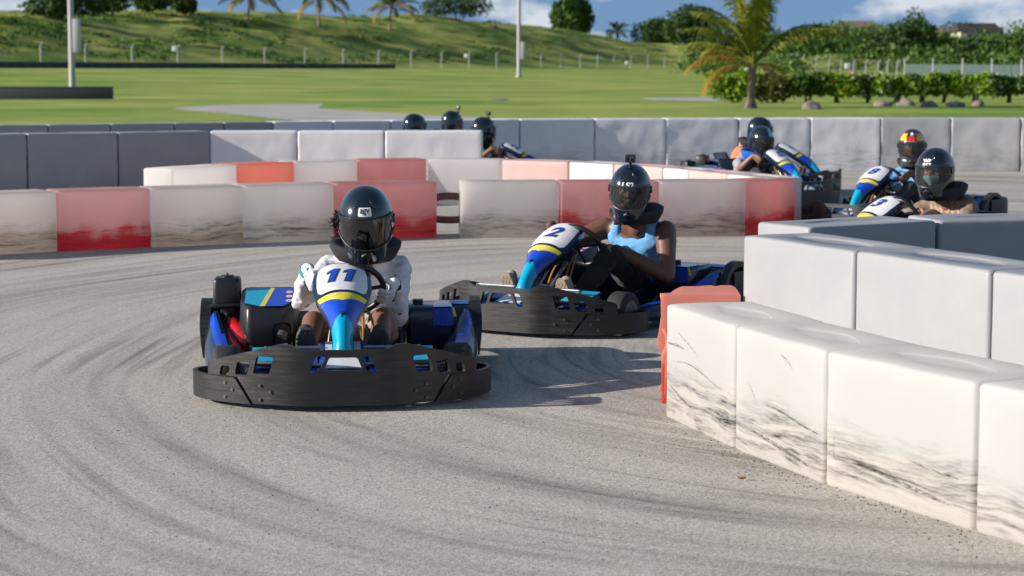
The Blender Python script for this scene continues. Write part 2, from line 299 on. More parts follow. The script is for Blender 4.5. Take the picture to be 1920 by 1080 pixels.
# ------------------------------------------------------------------ mesh helpers
class MB:
    def __init__(s): s.v = []; s.f = []; s.m = []; s.mats = []
    def mi(s, mat):
        if mat not in s.mats: s.mats.append(mat)
        return s.mats.index(mat)
    def add(s, vs, fs, mat):
        o = len(s.v); k = s.mi(mat)
        s.v += [tuple(p) for p in vs]
        for f in fs: s.f.append(tuple(i + o for i in f)); s.m.append(k)
    def loops(s, loops, mat, cap0=True, cap1=True, closed=True):
        n = len(loops[0]); vs = [p for l in loops for p in l]; fs = []
        for i in range(len(loops) - 1):
            for j in range(n if closed else n - 1):
                a = i * n + j; b = i * n + (j + 1) % n
                fs.append((a, b, b + n, a + n))
        if cap0: fs.append(tuple(range(n - 1, -1, -1)))
        if cap1: fs.append(tuple((len(loops) - 1) * n + j for j in range(n)))
        s.add(vs, fs, mat)
    def tube(s, pts, r, mat, n=10, caps=True, closed=False):
        pts = [Vector(p) for p in pts]; k = len(pts); rs = r if isinstance(r, (list, tuple)) else [r] * k
        ls = []; ref = None
        for i, p in enumerate(pts):
            if closed: d = pts[(i + 1) % k] - pts[i - 1]
            else: d = pts[min(i + 1, k - 1)] - pts[max(i - 1, 0)]
            d.normalize()
            if ref is None: ref = d.orthogonal().normalized()
            ref = (ref - d * ref.dot(d)).normalized(); w = d.cross(ref)
            ls.append([p + (ref * cos(2 * pi * j / n) + w * sin(2 * pi * j / n)) * rs[i] for j in range(n)])
        if closed: ls.append(ls[0]); caps = False
        s.loops(ls, mat, caps, caps)
    def box(s, c, size, mat, bev=0.0, rot=None, taper=1.0, seg=2):
        bm = bmesh.new(); bmesh.ops.create_cube(bm, size=1)
        for v in bm.verts:
            k = taper if v.co.z > 0 else 1
            v.co = Vector((v.co.x * size[0] * k, v.co.y * size[1] * k, v.co.z * size[2]))
        if bev: bmesh.ops.bevel(bm, geom=bm.edges[:], offset=bev, segments=seg, profile=0.5, affect='EDGES')
        M = Matrix.Translation(Vector(c)) @ (rot.to_4x4() if rot is not None else Matrix.Identity(4))
        bm.verts.ensure_lookup_table(); bm.verts.index_update()
        s.add([M @ v.co for v in bm.verts], [[v.index for v in f.verts] for f in bm.faces], mat); bm.free()
    def ell(s, c, r, mat, rot=None, sub=3):
        bm = bmesh.new(); bmesh.ops.create_icosphere(bm, subdivisions=sub, radius=1)
        R = rot if rot is not None else Matrix.Identity(3); bm.verts.index_update()
        r = r if isinstance(r, (list, tuple)) else (r, r, r)
        s.add([Vector(c) + R @ Vector((v.co.x * r[0], v.co.y * r[1], v.co.z * r[2])) for v in bm.verts], [[v.index for v in f.verts] for f in bm.faces], mat); bm.free()
    def hull(s, balls, mat, sub=2):
        bm = bmesh.new()
        for c, r in balls:
            r = r if isinstance(r, (list, tuple)) else (r, r, r)
            t = bmesh.new(); bmesh.ops.create_icosphere(t, subdivisions=sub, radius=1)
            for v in t.verts: bm.verts.new(Vector(c) + Vector((v.co.x * r[0], v.co.y * r[1], v.co.z * r[2])))
            t.free()
        res = bmesh.ops.convex_hull(bm, input=bm.verts[:])
        bmesh.ops.delete(bm, geom=[v for v in bm.verts if not v.link_faces], context='VERTS')
        bm.normal_update(); bm.verts.index_update()
        s.add([v.co.copy() for v in bm.verts], [[v.index for v in f.verts] for f in bm.faces], mat); bm.free()
    def limb(s, pts, rs, mat, sub=2):
        for i in range(len(pts) - 1): s.hull([(pts[i], rs[i]), (pts[i + 1], rs[i + 1])], mat, sub)
    def sheet(s, outline, holes, fn, mat, thick=0.0, cuts_u=None, cuts_v=None):
        """flat outline with holes in (u,v), cut finely, bent by fn(u,v)->(point, normal), given thickness"""
        polys = [[Vector((p[0], p[1], 0)) for p in outline]] + [[Vector((p[0], p[1], 0)) for p in h] for h in holes]
        flat = [p for pl in polys for p in pl]; tri = tessellate_polygon(polys)
        bm = bmesh.new(); vv = [bm.verts.new(p) for p in flat]
        for a in tri:
            try: bm.faces.new([vv[i] for i in a])
            except ValueError: pass
        for cs, ax in ((cuts_u, 0), (cuts_v, 1)):
            for c in cs or []:
                co = [0, 0, 0]; no = [0, 0, 0]; co[ax] = c; no[ax] = 1
                bmesh.ops.bisect_plane(bm, geom=bm.verts[:] + bm.edges[:] + bm.faces[:], plane_co=co, plane_no=no, dist=1e-6)
        bmesh.ops.remove_doubles(bm, verts=bm.verts[:], dist=1e-6)
        for f in bm.faces:
            if f.normal.z < 0: f.normal_flip()
        bm.normal_update()
        bm.verts.index_update(); P = []; N = []
        for v in bm.verts:
            p, n = fn(v.co.x, v.co.y); P.append(Vector(p)); N.append(Vector(n))
        fs = []
        for f in bm.faces:
            ids = [v.index for v in f.verts]
            nn = (P[ids[1]] - P[ids[0]]).cross(P[ids[2]] - P[ids[0]])
            if nn.dot(N[ids[0]]) < 0: ids.reverse()
            fs.append(ids)
        if not thick: s.add(P, fs, mat)
        else:
            k = len(P); vs = P + [p - n * thick for p, n in zip(P, N)]
            allf = [tuple(f) for f in fs] + [tuple(i + k for i in reversed(f)) for f in fs]
            cnt = {}
            for f in fs:
                for a, b in zip(f, f[1:] + f[:1]): cnt[(a, b)] = 1
            for (a, b) in cnt:
                if (b, a) not in cnt: allf.append((b, a, a + k, b + k))
            s.add(vs, allf, mat)
        bm.free()
    def build(s, name, parent=None, smooth=True, angle=35, fix=True):
        me = bpy.data.meshes.new(name); me.from_pydata(s.v, [], s.f)
        for mt in s.mats: me.materials.append(MATS[mt])
        me.polygons.foreach_set('material_index', s.m)
        if fix:
            bm = bmesh.new(); bm.from_mesh(me); bmesh.ops.recalc_face_normals(bm, faces=bm.faces[:]); bm.to_mesh(me); bm.free()
        if smooth:
            me.polygons.foreach_set('use_smooth', [True] * len(me.polygons))
            try: me.set_sharp_from_angle(angle=radians(angle))
            except Exception: pass
        me.update()
        o = bpy.data.objects.new(name, me); COL.objects.link(o)
        if parent: o.parent = parent
        return o

def tag(o, label=None, cat=None, group=None, kind=None):
    if label: o['label'] = label
    if cat: o['category'] = cat
    if group: o['group'] = group
    if kind: o['kind'] = kind
    return o
def empty(name, loc=(0, 0, 0), rz=0.0):
    o = bpy.data.objects.new(name, None); COL.objects.link(o); o.location = loc; o.rotation_euler = (0, 0, rz)
    o.empty_display_size = 0.1; return o
def copy_tree(o, parent=None):
    c = o.copy(); COL.objects.link(c)
    if parent: c.parent = parent
    for ch in list(o.children): copy_tree(ch, c)
    return c
def voxel(mb, name, parent, vox=0.008, smooth=6, wrinkle=0.0, wscale=12.0, seed=0, matfn=None, keepz=None):
    """union of overlapping closed pieces into one continuous skin"""
    o = mb.build(name, None, smooth=False)
    me0 = o.data; keep = [m for m in me0.materials]
    r = o.modifiers.new('r', 'REMESH'); r.mode = 'VOXEL'; r.voxel_size = vox
    sm = o.modifiers.new('s', 'SMOOTH'); sm.factor = 0.5; sm.iterations = smooth
    dg = bpy.context.evaluated_depsgraph_get(); me = bpy.data.meshes.new_from_object(o.evaluated_get(dg))
    o.modifiers.clear(); o.data = me; me.name = name; bpy.data.meshes.remove(me0)
    if keepz is not None:   # extra smoothing away from the hands
        vg = o.vertex_groups.new(name='soft')
        for v in me.vertices:
            w = min(1.0, max(0.0, min((v.co - k).length for k in keepz) - .085) / .05)
            if w > 0: vg.add([v.index], w, 'REPLACE')
        sm = o.modifiers.new('s2', 'SMOOTH'); sm.factor = 0.5; sm.iterations = 16; sm.vertex_group = 'soft'
        dg = bpy.context.evaluated_depsgraph_get(); me2 = bpy.data.meshes.new_from_object(o.evaluated_get(dg))
        o.modifiers.clear(); o.data = me2; bpy.data.meshes.remove(me); me = me2; me.name = name; o.vertex_groups.clear()
    if wrinkle:
        ns = [v.normal.copy() for v in me.vertices]
        for v, n in zip(me.vertices, ns):
            p = v.co
            w = noise.noise(Vector((p.x * wscale * 1.3 + seed, p.y * wscale * 0.9 + p.z * wscale * 0.9, (p.z - p.y) * wscale * 2.0)))
            w2 = noise.noise(Vector((p.x * wscale * 3 - seed, p.y * wscale * 2.5, p.z * wscale * 3.4)))
            v.co = p + n * (w * wrinkle + w2 * wrinkle * 0.4)
    me.materials.clear()
    for m in keep: me.materials.append(m)
    if matfn:
        for p in me.polygons: p.material_index = matfn(p.center)
    else:
        for p in me.polygons: p.material_index = 0
    me.polygons.foreach_set('use_smooth', [True] * len(me.polygons)); me.update()
    if parent: o.parent = parent
    return o
def text_polys(txt, size, shear=0.0, offset=0.0):
    """flat mesh of a text, centred on its origin: (verts2d, faces)"""
    cu = bpy.data.curves.new('t', 'FONT'); cu.body = txt; cu.size = size; cu.shear = shear; cu.offset = offset
    cu.align_x = 'CENTER'; cu.align_y = 'CENTER'; cu.resolution_u = 4
    o = bpy.data.objects.new('t', cu); COL.objects.link(o)
    dg = bpy.context.evaluated_depsgraph_get(); dg.update()
    me = bpy.data.meshes.new_from_object(o.evaluated_get(dg))
    bm = bmesh.new(); bm.from_mesh(me)
    bmesh.ops.triangulate(bm, faces=bm.faces[:])
    bpy.data.objects.remove(o); bpy.data.curves.remove(cu); bpy.data.meshes.remove(me)
    return bm
def text_on(mb, txt, size, fn, mat, shear=0.0, offset=0.0, step=0.02, lift=0.002, sx=1.0, fat=0.0):
    bm = text_polys(txt, size, shear, offset)
    for v in bm.verts: v.co.x *= sx
    xs = [v.co.x for v in bm.verts]; ys = [v.co.y for v in bm.verts]
    if not xs: bm.free(); return
    cx = (min(xs) + max(xs)) / 2; cy = (min(ys) + max(ys)) / 2
    for v in bm.verts: v.co.x -= cx; v.co.y -= cy
    for ax, (a, b) in ((0, (min(xs) - cx, max(xs) - cx)), (1, (min(ys) - cy, max(ys) - cy))):
        c = a + step
        while c < b:
            co = [0, 0, 0]; no = [0, 0, 0]; co[ax] = c; no[ax] = 1
            bmesh.ops.bisect_plane(bm, geom=bm.verts[:] + bm.edges[:] + bm.faces[:], plane_co=co, plane_no=no, dist=1e-6); c += step
    bm.verts.index_update(); P = []; N = []
    for v in bm.verts:
        p, n = fn(v.co.x, v.co.y); n = Vector(n); P.append(Vector(p) + n * lift); N.append(n)
    fs = []
    for f in bm.faces:
        ids = [v.index for v in f.verts]
        if (P[ids[1]] - P[ids[0]]).cross(P[ids[2]] - P[ids[0]]).dot(N[ids[0]]) < 0: ids.reverse()
        fs.append(ids)
    mb.add(P, fs, mat); bm.free()
def crom(pts, n):
    pts = [Vector(p) for p in pts]; out = []
    for i in range(len(pts) - 1):
        p0 = pts[max(i - 1, 0)]; p1 = pts[i]; p2 = pts[i + 1]; p3 = pts[min(i + 2, len(pts) - 1)]
        for k in range(n):
            t = k / n
            out.append(0.5 * ((2 * p1) + (p2 - p0) * t + (2 * p0 - 5 * p1 + 4 * p2 - p3) * t * t + (3 * p1 - p0 - 3 * p2 + p3) * t ** 3))
    out.append(pts[-1]); return out
# ================================================================== SETTING
FA = Vector((-46, 222)); FD = Vector((81, 206))
HC = [(-0.30, 9.6), (-0.226, 9.9), (-0.14, 10.6), (-0.04, 11.8), (0.02, 10.6), (0.07, 7.6), (0.10, 7.0), (0.17, 7.2), (0.25, 7.0), (0.4, 6.0)]
def terrain(x, y):
    if y < 20: return 0.0
    a = x / y
    if a < 0.36:
        tau = (a * FA.y - FA.x) / (FD.x - a * FD.y); yf = FA.y + tau * FD.y
        if yf < 0 or yf > 1200: yf = 1200
    else: yf = 1200
    yf = max(60, min(yf, 420))
    zf = interp([(200, 1.25), (300, 0.95), (430, 0.5)], yf)
    z = zf * sstep(100, yf, y)
    ex = y - yf
    rate = max(0.2, 0.366 - a * 0.93)
    n = ex * rate if yf < 420 else ex * 0.3
    if ex > 0:
        h = sstep(0, 62, n) * 0.75 + 0.25 * max(0, min(1, n / 62))
        z += (interp(HC, a) - zf) * h
        k = sstep(2, 25, n)
        z += k * (1.0 * noise.noise(Vector((x * 0.05, y * 0.03, 1.7))) + 0.45 * noise.noise(Vector((x * 0.19, y * 0.09, 5.1))) + 0.22 * noise.noise(Vector((x * 0.6, y * 0.3, 2.1))))
    if a > 0.10:
        k = sstep(0.10, 0.16, a)
        z = max(z, z * (1 - k) + k * (0.2 * sstep(100, 200, y) + interp(HC, a) * sstep(215, 400, y)))
    return z
def on_terrain(px, py):
    r = ray(px, py); t = 60.0
    while t < 900:
        p = Vector((r.x * t, r.y * t, CAMH + r.z * t))
        if p.z <= terrain(p.x, p.y): break
        t += 1.0
    p.z = terrain(p.x, p.y); return p
ys = [-60, -20, 10, 30, 50, 65, 80, 95]
y = 100.0
while y < 640: ys.append(y); y += 2.5 if y < 200 else 3.2
ys += [660, 700, 800, 1000, 1500, 3000]
NA = 220
vs = []; fs = []
for y in ys:
    for j in range(NA + 1):
        a = -0.36 + 0.74 * j / NA
        yy = max(y, 60)
        x = a * yy * 1.0
        if j == 0: x = -max(400, yy * 0.8)
        if j == NA: x = max(400, yy * 0.8)
        vs.append((x, y, terrain(x, y) if 0 < j < NA else terrain((-0.36 if j == 0 else 0.38) * yy, y)))
for i in range(len(ys) - 1):
    for j in range(NA):
        a = i * (NA + 1) + j; fs.append((a, a + 1, a + NA + 2, a + NA + 1))
b = MB(); b.add(vs, fs, 'grass_ground'); tag(b.build('ground', angle=180, fix=False), kind='structure')
b = MB()
back = [gp(px, py, 0.8) for px, py in ((-900, 260), (-30, 235), (390, 229.5), (733, 226), (975, 223.5), (1249, 222), (1915, 221.5), (2800, 221))]
out = [(-60, -40), (60, -40)] + [(p.x * 1.0, p.y + 1.1) for p in reversed(back)]
b.add([(x, y, 0.004) for x, y in out], [tuple(range(len(out)))], 'track_asphalt'); tag(b.build('track', fix=False), kind='structure')
b = MB()
pp = [(322, 204), (350, 200.5), (420, 197), (520, 195.3), (607, 195), (596, 203), (640, 207), (735, 212), (830, 218), (990, 223), (990, 233), (700, 233), (560, 227), (510, 222), (420, 212), (350, 207)]
b.add([tuple(gp(*p) + Vector((0, 0, 0.006))) for p in pp], [tuple(range(len(pp)))], 'path_concrete'); tag(b.build('path', fix=False), kind='structure')
b = MB(); pp = [(1200, 183.5), (1365, 182.5), (1365, 190.5), (1225, 188)]
b.add([tuple(gp(*p) + Vector((0, 0, 0.006))) for p in pp], [tuple(range(len(pp)))], 'path_concrete'); tag(b.build('path', fix=False), kind='structure')
b = MB(); rnd = random.Random(3)
ring = [(cos(k / 14 * 2 * pi) * (0.85 + 0.3 * rnd.random()), sin(k / 14 * 2 * pi) * (0.85 + 0.3 * rnd.random())) for k in range(14)]
c = gp(936, 187)
b.add([(c.x + x * 0.38, c.y + y * 2.6, 0.01 + 0.02 * rnd.random()) for x, y in ring], [tuple(range(14))], 'rock'); tag(b.build('bare_earth_patch', fix=False), kind='structure')

# ------------------------------------------------------------------ barrier blocks
def block(name, p0, p1, h, depth, mat, label, group, seed=0, gap=0.006, r=0.017, wave=0.006, endround=0):
    p0 = Vector((p0[0], p0[1], 0)); p1 = Vector((p1[0], p1[1], 0)); u = p1 - p0; L = u.length - 2 * gap
    ang = atan2(u.y, u.x); u.normalize()
    na = max(8, int(L / 0.055)); nd = max(5, int(depth / 0.07))
    def rr(ins, rad):
        a0, a1, d0, d1 = ins, L - ins, ins, depth - ins; pts = []
        def arc(cx, cy, s, rd): return [(cx + rd * cos(s + k * pi / 8), cy + rd * sin(s + k * pi / 8)) for k in range(5)]
        rA = max(rad, 0.004); rB = max(rad, endround - ins) if endround else rA
        pts += [(lerp(a0 + rA, a1 - rA, k / na), d0) for k in range(na)]
        pts += arc(a1 - rA, d0 + rA, -pi / 2, rA)
        pts += [(a1, lerp(d0 + rA, d1 - rA, k / nd)) for k in range(1, nd)]
        pts += arc(a1 - rA, d1 - rA, 0, rA)
        pts += [(lerp(a1 - rA, a0 + rB, k / na), d1) for k in range(1, na)]
        pts += arc(a0 + rB, d1 - rB, pi / 2, rB)
        pts += [(a0, lerp(d1 - rB, d0 + rA, k / nd)) for k in range(1, nd)]
        pts += arc(a0 + rA, d0 + rA, pi, rA)
        return pts
    N = None; loops = []
    prof = [(0.0, 0.008), (0.008, 0.002)] + [(lerp(0.02, h - r, k / 11), 0.0) for k in range(12)] + [(h - r + r * sin(k * pi / 8), r - r * cos(k * pi / 8)) for k in (1, 2, 3)] + [(h, r), (h, r + 0.03)]
    for z, ins in prof:
        lp = []
        for (a, d) in rr(ins, max(0.02, r - ins * 0.7)):
            amp = wave * sstep(0, 0.1, z) * (1 - sstep(h - 0.09, h, z))
            nx = (a / L - 0.5) * 2; nyy = (d / depth - 0.5) * 2
            q = Vector((a * 3.2 + seed * 7.3, d * 3.2, z * 4.2))
            w = amp * (noise.noise(q) * 1.1 + noise.noise(q * 2.7) * 0.45)
            if abs(nyy) > abs(nx): d += w * (1 if nyy > 0 else -1)
            else: a += w * (1 if nx > 0 else -1)
            lp.append((a, d, z + 0.0035 * noise.noise(Vector((a * 4 + seed, d * 4, 3.3))) * sstep(0.3, 0.5, z)))
        loops.append(lp)
    def lens(k, z):
        pts = []
        for (a, d, _) in loops[-1]:
            ca, cd = a - L / 2, d - depth / 2; th = atan2(cd / (depth * 0.5), ca / (L * 0.5))
            e = abs(cos(th)); pts.append((L / 2 + cos(th) * L * 0.34 * k, depth / 2 + sin(th) * depth * 0.22 * k * (1 - 0.35 * e), z))
        return pts
    l1 = lens(1.0, h); l2 = lens(0.97, h - 0.002); l3 = lens(0.93, h - 0.005); l4 = lens(0.3, h - 0.004)
    b = MB(); b.loops(loops + [l1, l2, l3, l4], mat, True, True)
    o = b.build(name, smooth=True, angle=50)
    o.location = p0 + u * gap; o.rotation_euler = (0, 0, ang)
    tag(o, label, 'barrier', group); return o
def row(pts, specs, h, depth, group, start=0, z=0.0, **kw):
    P = [gp(x, y, z) if z >= 0 else Vector((x, y, 0)) for x, y in pts]
    for i, (mat, label) in enumerate(specs):
        if mat is None: continue
        k = dict(kw)
        block('barrier_block', P[i], P[i + 1], h, depth, mat, label, group, seed=start + i, **k)
WP, WH, WC, RP, RF, PK, OR = 'white_plastic', 'white_plastic_heavy', 'white_plastic_clean', 'red_plastic', 'red_plastic_pale', 'pink_plastic', 'orange_red_plastic'
GL = 'low red and white barrier blocks behind the two leading karts'
row([(-240, 493), (-65, 481.5), (110, 472.5), (285, 465), (458, 457.5), (628, 451.5), (821, 446.5)],
    [(RF, 'faded red barrier block at the far left end of the front low row'), (WH, 'dirty white barrier block left of the pale block with a deep red rubbed base'),
     (RF, 'pale pinkish red barrier block with deep crimson rubbed base, left of two dirty white blocks'), (WH, 'white barrier block with brown smears just right of the crimson-based pale red block'),
     (WP, 'white barrier block with black scuffs just left of the leading driver\'s helmet'), (RP, 'scuffed red barrier block directly behind the leading driver\'s helmet')], 0.52, 0.42, GL, 1)
row([(862, 447.5), (1049, 446.5), (1236, 445.5), (1399, 443.5)],
    [(WP, 'white barrier block with grey streaks between the piped gap and the red block'), (RP, 'red barrier block partly hidden by the helmet of the driver in kart 2'), (WP, 'greyish white barrier block between driver in kart 2 and the red corner block')], 0.52, 0.42, GL, 20)
block('barrier_block', gp(1399, 443.5), (2.70, 19.5, 0), 0.52, 0.40, RP, 'red corner barrier block at the right end of the front low row', GL, 31)
GM = 'low red and white barrier blocks of the middle curved row'
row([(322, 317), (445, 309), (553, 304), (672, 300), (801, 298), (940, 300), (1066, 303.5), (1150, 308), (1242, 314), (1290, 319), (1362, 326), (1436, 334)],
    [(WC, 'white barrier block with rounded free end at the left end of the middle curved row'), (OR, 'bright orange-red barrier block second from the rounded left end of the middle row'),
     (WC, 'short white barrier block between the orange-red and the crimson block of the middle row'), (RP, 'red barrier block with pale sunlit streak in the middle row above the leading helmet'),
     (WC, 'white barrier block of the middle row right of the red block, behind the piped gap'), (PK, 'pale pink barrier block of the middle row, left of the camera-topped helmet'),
     ('white_plastic_sunlit', 'bright white barrier block of the middle row just left of the camera-topped helmet'), (PK, 'pale pink barrier block of the middle row directly behind the camera-topped helmet'),
     ('white_plastic_sunlit', 'narrow white barrier block of the middle row just right of the camera-topped helmet'), (PK, 'pale pink barrier block of the middle row second from its right end'), ('white_plastic_sunlit', 'white barrier block at the right end of the middle row, touching the front row')],
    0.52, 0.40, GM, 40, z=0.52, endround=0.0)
GW = 'white barrier blocks in the near right foreground'
row([(0.697, 9.25), (0.925, 8.46), (1.19, 7.72), (1.585, 6.93), (2.02, 6.18)],
    [('white_plastic_near', 'white scuffed foreground barrier block, the farthest one, beside the broken orange block'), ('white_plastic_near', 'white foreground barrier block in the middle of three, with a curved black scratch'), ('white_plastic_near', 'largest nearest white foreground barrier block with black rubber smears along its base'),
     ('white_plastic_near', 'white foreground barrier block nearest the camera, cut by the right picture edge')], 0.52, 0.42, GW, 60, z=-1, endround=0.0, wave=0.004)
near = [o for o in COL.objects if o.get('group') == GW]
near.sort(key=lambda o: -o.location.y)
def scuff(o, pts, w, mat='rubber_scuff'):
    b = MB(); P = crom([(x, 0, z) for x, z in pts], 6); n = len(P); a = []; c = []
    for i, p in enumerate(P):
        k = w * sin(pi * (i + .5) / n) ** .6 * (1 + .35 * noise.noise(p * 60)); a.append((p.x, -.0032, p.z - k)); c.append((p.x, -.0032, p.z + k))
    b.loops([a, c], mat, False, False, closed=False); b.build('scuff_mark', o, fix=False)
scuff(near[0], [(.10, .27), (.30, .285), (.52, .255), (.70, .225)], .003); scuff(near[0], [(.03, .345), (.12, .35), (.24, .345)], .007); scuff(near[0], [(.05, .16), (.2, .12), (.36, .09)], .006); scuff(near[0], [(.16, .41), (.30, .37), (.40, .335)], .0025)
scuff(near[1], [(.13, .30), (.19, .25), (.215, .19)], .003); scuff(near[1], [(.30, .235), (.45, .225), (.62, .20), (.74, .19)], .005); scuff(near[1], [(.42, .455), (.48, .435), (.52, .41)], .004); scuff(near[1], [(.15, .11), (.4, .085), (.66, .05)], .008)
scuff(near[2], [(.035, .26), (.04, .18), (.03, .10)], .006); scuff(near[2], [(.07, .24), (.06, .15), (.075, .11)], .008); scuff(near[2], [(.2, .13), (.45, .10), (.75, .07)], .009); scuff(near[2], [(.5, .19), (.66, .175), (.8, .17)], .004)
GG = 'tall grey barrier blocks on the right behind the white ones'
row([(1.083, 9.63), (1.474, 8.80), (1.865, 7.965), (2.25, 7.13)],
    [('grey_plastic', 'tall light grey barrier block with free left end behind the white foreground blocks'), ('grey_plastic', 'tall light grey barrier block right of the free-ended one, behind the nearest white block'), ('grey_plastic', 'tall grey barrier block cut by the right picture edge behind the white foreground blocks')],
    0.8, 0.40, GG, 70, z=-1, wave=0.003)
GGB = 'tall grey barrier blocks with shaded faces running off right'
row([(1.46, 10.09), (2.19, 10.53), (3.22, 10.75), (4.3, 10.9)],
    [('grey_plastic', 'tall grey barrier block with shaded inner face below the number 3 kart'), ('grey_plastic', 'dark shaded grey barrier block below the driver in the brown shirt'), ('grey_plastic', 'shaded grey barrier block beyond the right picture edge')], 0.8, 0.42, GGB, 80, z=-1, wave=0.003)
GMG = 'tall grey barrier blocks of the middle left row'
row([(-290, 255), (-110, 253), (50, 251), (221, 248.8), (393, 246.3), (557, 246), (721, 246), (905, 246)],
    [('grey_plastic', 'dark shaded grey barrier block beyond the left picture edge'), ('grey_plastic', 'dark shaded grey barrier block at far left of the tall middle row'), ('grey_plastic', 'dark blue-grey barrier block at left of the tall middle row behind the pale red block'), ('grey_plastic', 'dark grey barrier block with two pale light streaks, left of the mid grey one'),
     ('grey_plastic_sunlit', 'mid grey barrier block above the orange-red block, right of the dark ones'), ('grey_plastic_sunlit', 'mid grey barrier block with a curved scratch, above the short white block'), ('grey_plastic_sunlit', 'mid grey barrier block at the right end of the tall middle row, hiding two drivers')], 0.8, 0.42, GMG, 90, z=0.8, wave=0.009)
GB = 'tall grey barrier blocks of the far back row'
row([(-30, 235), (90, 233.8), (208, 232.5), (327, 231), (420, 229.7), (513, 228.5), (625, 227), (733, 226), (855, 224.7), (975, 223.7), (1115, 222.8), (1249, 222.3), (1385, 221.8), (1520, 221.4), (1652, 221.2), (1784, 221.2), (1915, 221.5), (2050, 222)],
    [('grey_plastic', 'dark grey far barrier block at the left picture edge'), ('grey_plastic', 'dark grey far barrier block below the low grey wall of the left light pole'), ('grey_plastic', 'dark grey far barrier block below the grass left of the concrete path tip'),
     ('grey_plastic', 'dark grey far barrier block below the left tip of the concrete path'), ('grey_plastic', 'dark grey far barrier block just left of the first pale block'), ('grey_plastic_sunlit', 'pale grey far barrier block next to the dark ones'),
     ('grey_plastic_sunlit', 'pale grey far barrier block second to the right of the dark ones'), ('grey_plastic_sunlit', 'pale grey far barrier block behind the two helmets peeking over the wall'), ('grey_plastic_sunlit', 'pale grey far barrier block behind the driver in the blue shirt'),
     ('grey_plastic_sunlit', 'pale grey far barrier block behind the steering wheel of the blue-shirted driver'), ('grey_plastic_sunlit', 'pale grey far barrier block just left above the camera-topped helmet'), ('grey_plastic_sunlit', 'pale grey far barrier block between camera-topped helmet and orange-shirted driver'),
     ('grey_plastic_sunlit', 'pale grey far barrier block behind the orange-shirted driver'), ('grey_plastic_sunlit', 'pale grey far barrier block right of the number 4 kart'), ('grey_plastic_scuffed', 'pale grey far barrier block left of the multicoloured helmet'),
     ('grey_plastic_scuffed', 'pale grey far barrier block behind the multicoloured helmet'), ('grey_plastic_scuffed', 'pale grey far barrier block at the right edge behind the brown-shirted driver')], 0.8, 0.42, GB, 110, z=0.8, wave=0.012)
# broken block: thin shell, open end, torn top
b = MB()
x0, d0 = 0.700, 9.60
frontol = [(0.0, 0.505), (0.01, 0.52), (0.375, 0.52), (0.375, 0.0), (0.022, 0.0), (0.026, 0.11), (0.018, 0.2), (0.012, 0.25), (-0.008, 0.262), (-0.014, 0.30), (-0.004, 0.36), (0.003, 0.42)]
b.sheet(frontol, [], lambda u, v: ((x0 + u, d0 + 0.012 * sin(v * 9) * (1 - u), v), (0, -1, 0)), 'thin_red_plastic', 0.016, [0.05 * k for k in range(1, 8)], [0.05 * k for k in range(1, 11)])
topol = [(0.0, 0.0), (0.375, 0.0), (0.375, 0.42), (0.33, 0.44), (0.29, 0.30), (0.275, 0.42), (0.2, 0.30), (0.13, 0.30), (0.10, 0.22), (0.05, 0.06), (0.0, 0.05)]
b.sheet(topol, [], lambda u, v: ((x0 + u, d0 + v, 0.518 + 0.012 * sin(v * 7)), (0, 0, 1)), 'thin_red_plastic', 0.016, [0.06 * k for k in range(1, 7)], [0.08 * k for k in range(1, 6)])
b.sheet([(0.02, 0), (0.375, 0), (0.375, 0.3), (0.3, 0.25), (0.25, 0.33), (0.1, 0.2), (0.05, 0.06)], [], lambda u, v: ((x0 + u, d0 + 0.41, v), (0, 1, 0)), 'thin_red_plastic', 0.016)
b.tube([(x0 + 0.012, d0 - 0.004, 0.36), (x0 + 0.03, d0 - 0.012, 0.32), (x0 + 0.03, d0 - 0.012, 0.28), (x0 + 0.012, d0 - 0.006, 0.24), (x0 + 0.014, d0, 0.12), (x0 + 0.014, d0, 0.0)], 0.008, 'orange_red_plastic', 8)
tag(b.build('broken_barrier'), 'broken orange-red barrier shell with torn open end and jagged top behind the white blocks', 'barrier')
for z, lb in ((0.36, 'upper rusty pipe bridging the gap between low red and white barrier blocks'), (0.165, 'lower rusty pipe bridging the gap between low red and white barrier blocks')):
    b = MB(); pa, pb = gp(812, 447), gp(872, 447)
    b.tube([(lerp(pa.x, pb.x, k / 8), lerp(pa.y, pb.y, k / 8) + 0.22, z + 0.018 * (1 - (k / 4 - 1) ** 2) * (1 if z > .2 else -.6)) for k in range(9)], 0.034, 'rusty_pipe', 10)
    tag(b.build('connecting_pipe'), lb, 'pipe', 'pipes joining the low barrier blocks')
# a dry leaf and loose grit on the track
p = gp(1391, 903); b = MB(); g = [[(0.016 * u + 0.004 * sin(v * 5), 0.010 * v * (1 - u * u * .8), 0.008 + 0.010 * abs(v) + 0.006 * u * u) for v in (-1, -.5, 0, .5, 1)] for u in (-1, -.6, -.2, .2, .6, 1)]
b.loops(g, 'hose_brown', False, False, closed=False); o = b.build('dry_leaf', fix=False); o.location = p; tag(o, 'small curled brown dry leaf lying on the track before the white blocks', 'leaf')
rnd = random.Random(12); vs = []; fs = []
for k in range(420):
    if k < 230: t_ = rnd.random(); px, py = lerp(1250, 1840, t_), lerp(790, 1005, t_) + abs(rnd.gauss(0, 22)) + 2
    else: px, py = rnd.uniform(120, 1200), rnd.uniform(640, 1070)
    c = gp(px, py) + Vector((0, 0, 0.004)); r_ = rnd.uniform(0.0015, 0.0045); q = len(vs)
    vs += [c + Vector((r_ * rnd.uniform(.7, 1.3), 0, 0)), c + Vector((0, r_, 0)), c + Vector((-r_ * rnd.uniform(.7, 1.3), 0, 0)), c + Vector((0, -r_, 0)), c + Vector((0, 0, r_ * 1.2))]; fs += [(q, q + 1, q + 4), (q + 1, q + 2, q + 4), (q + 2, q + 3, q + 4), (q + 3, q, q + 4)]
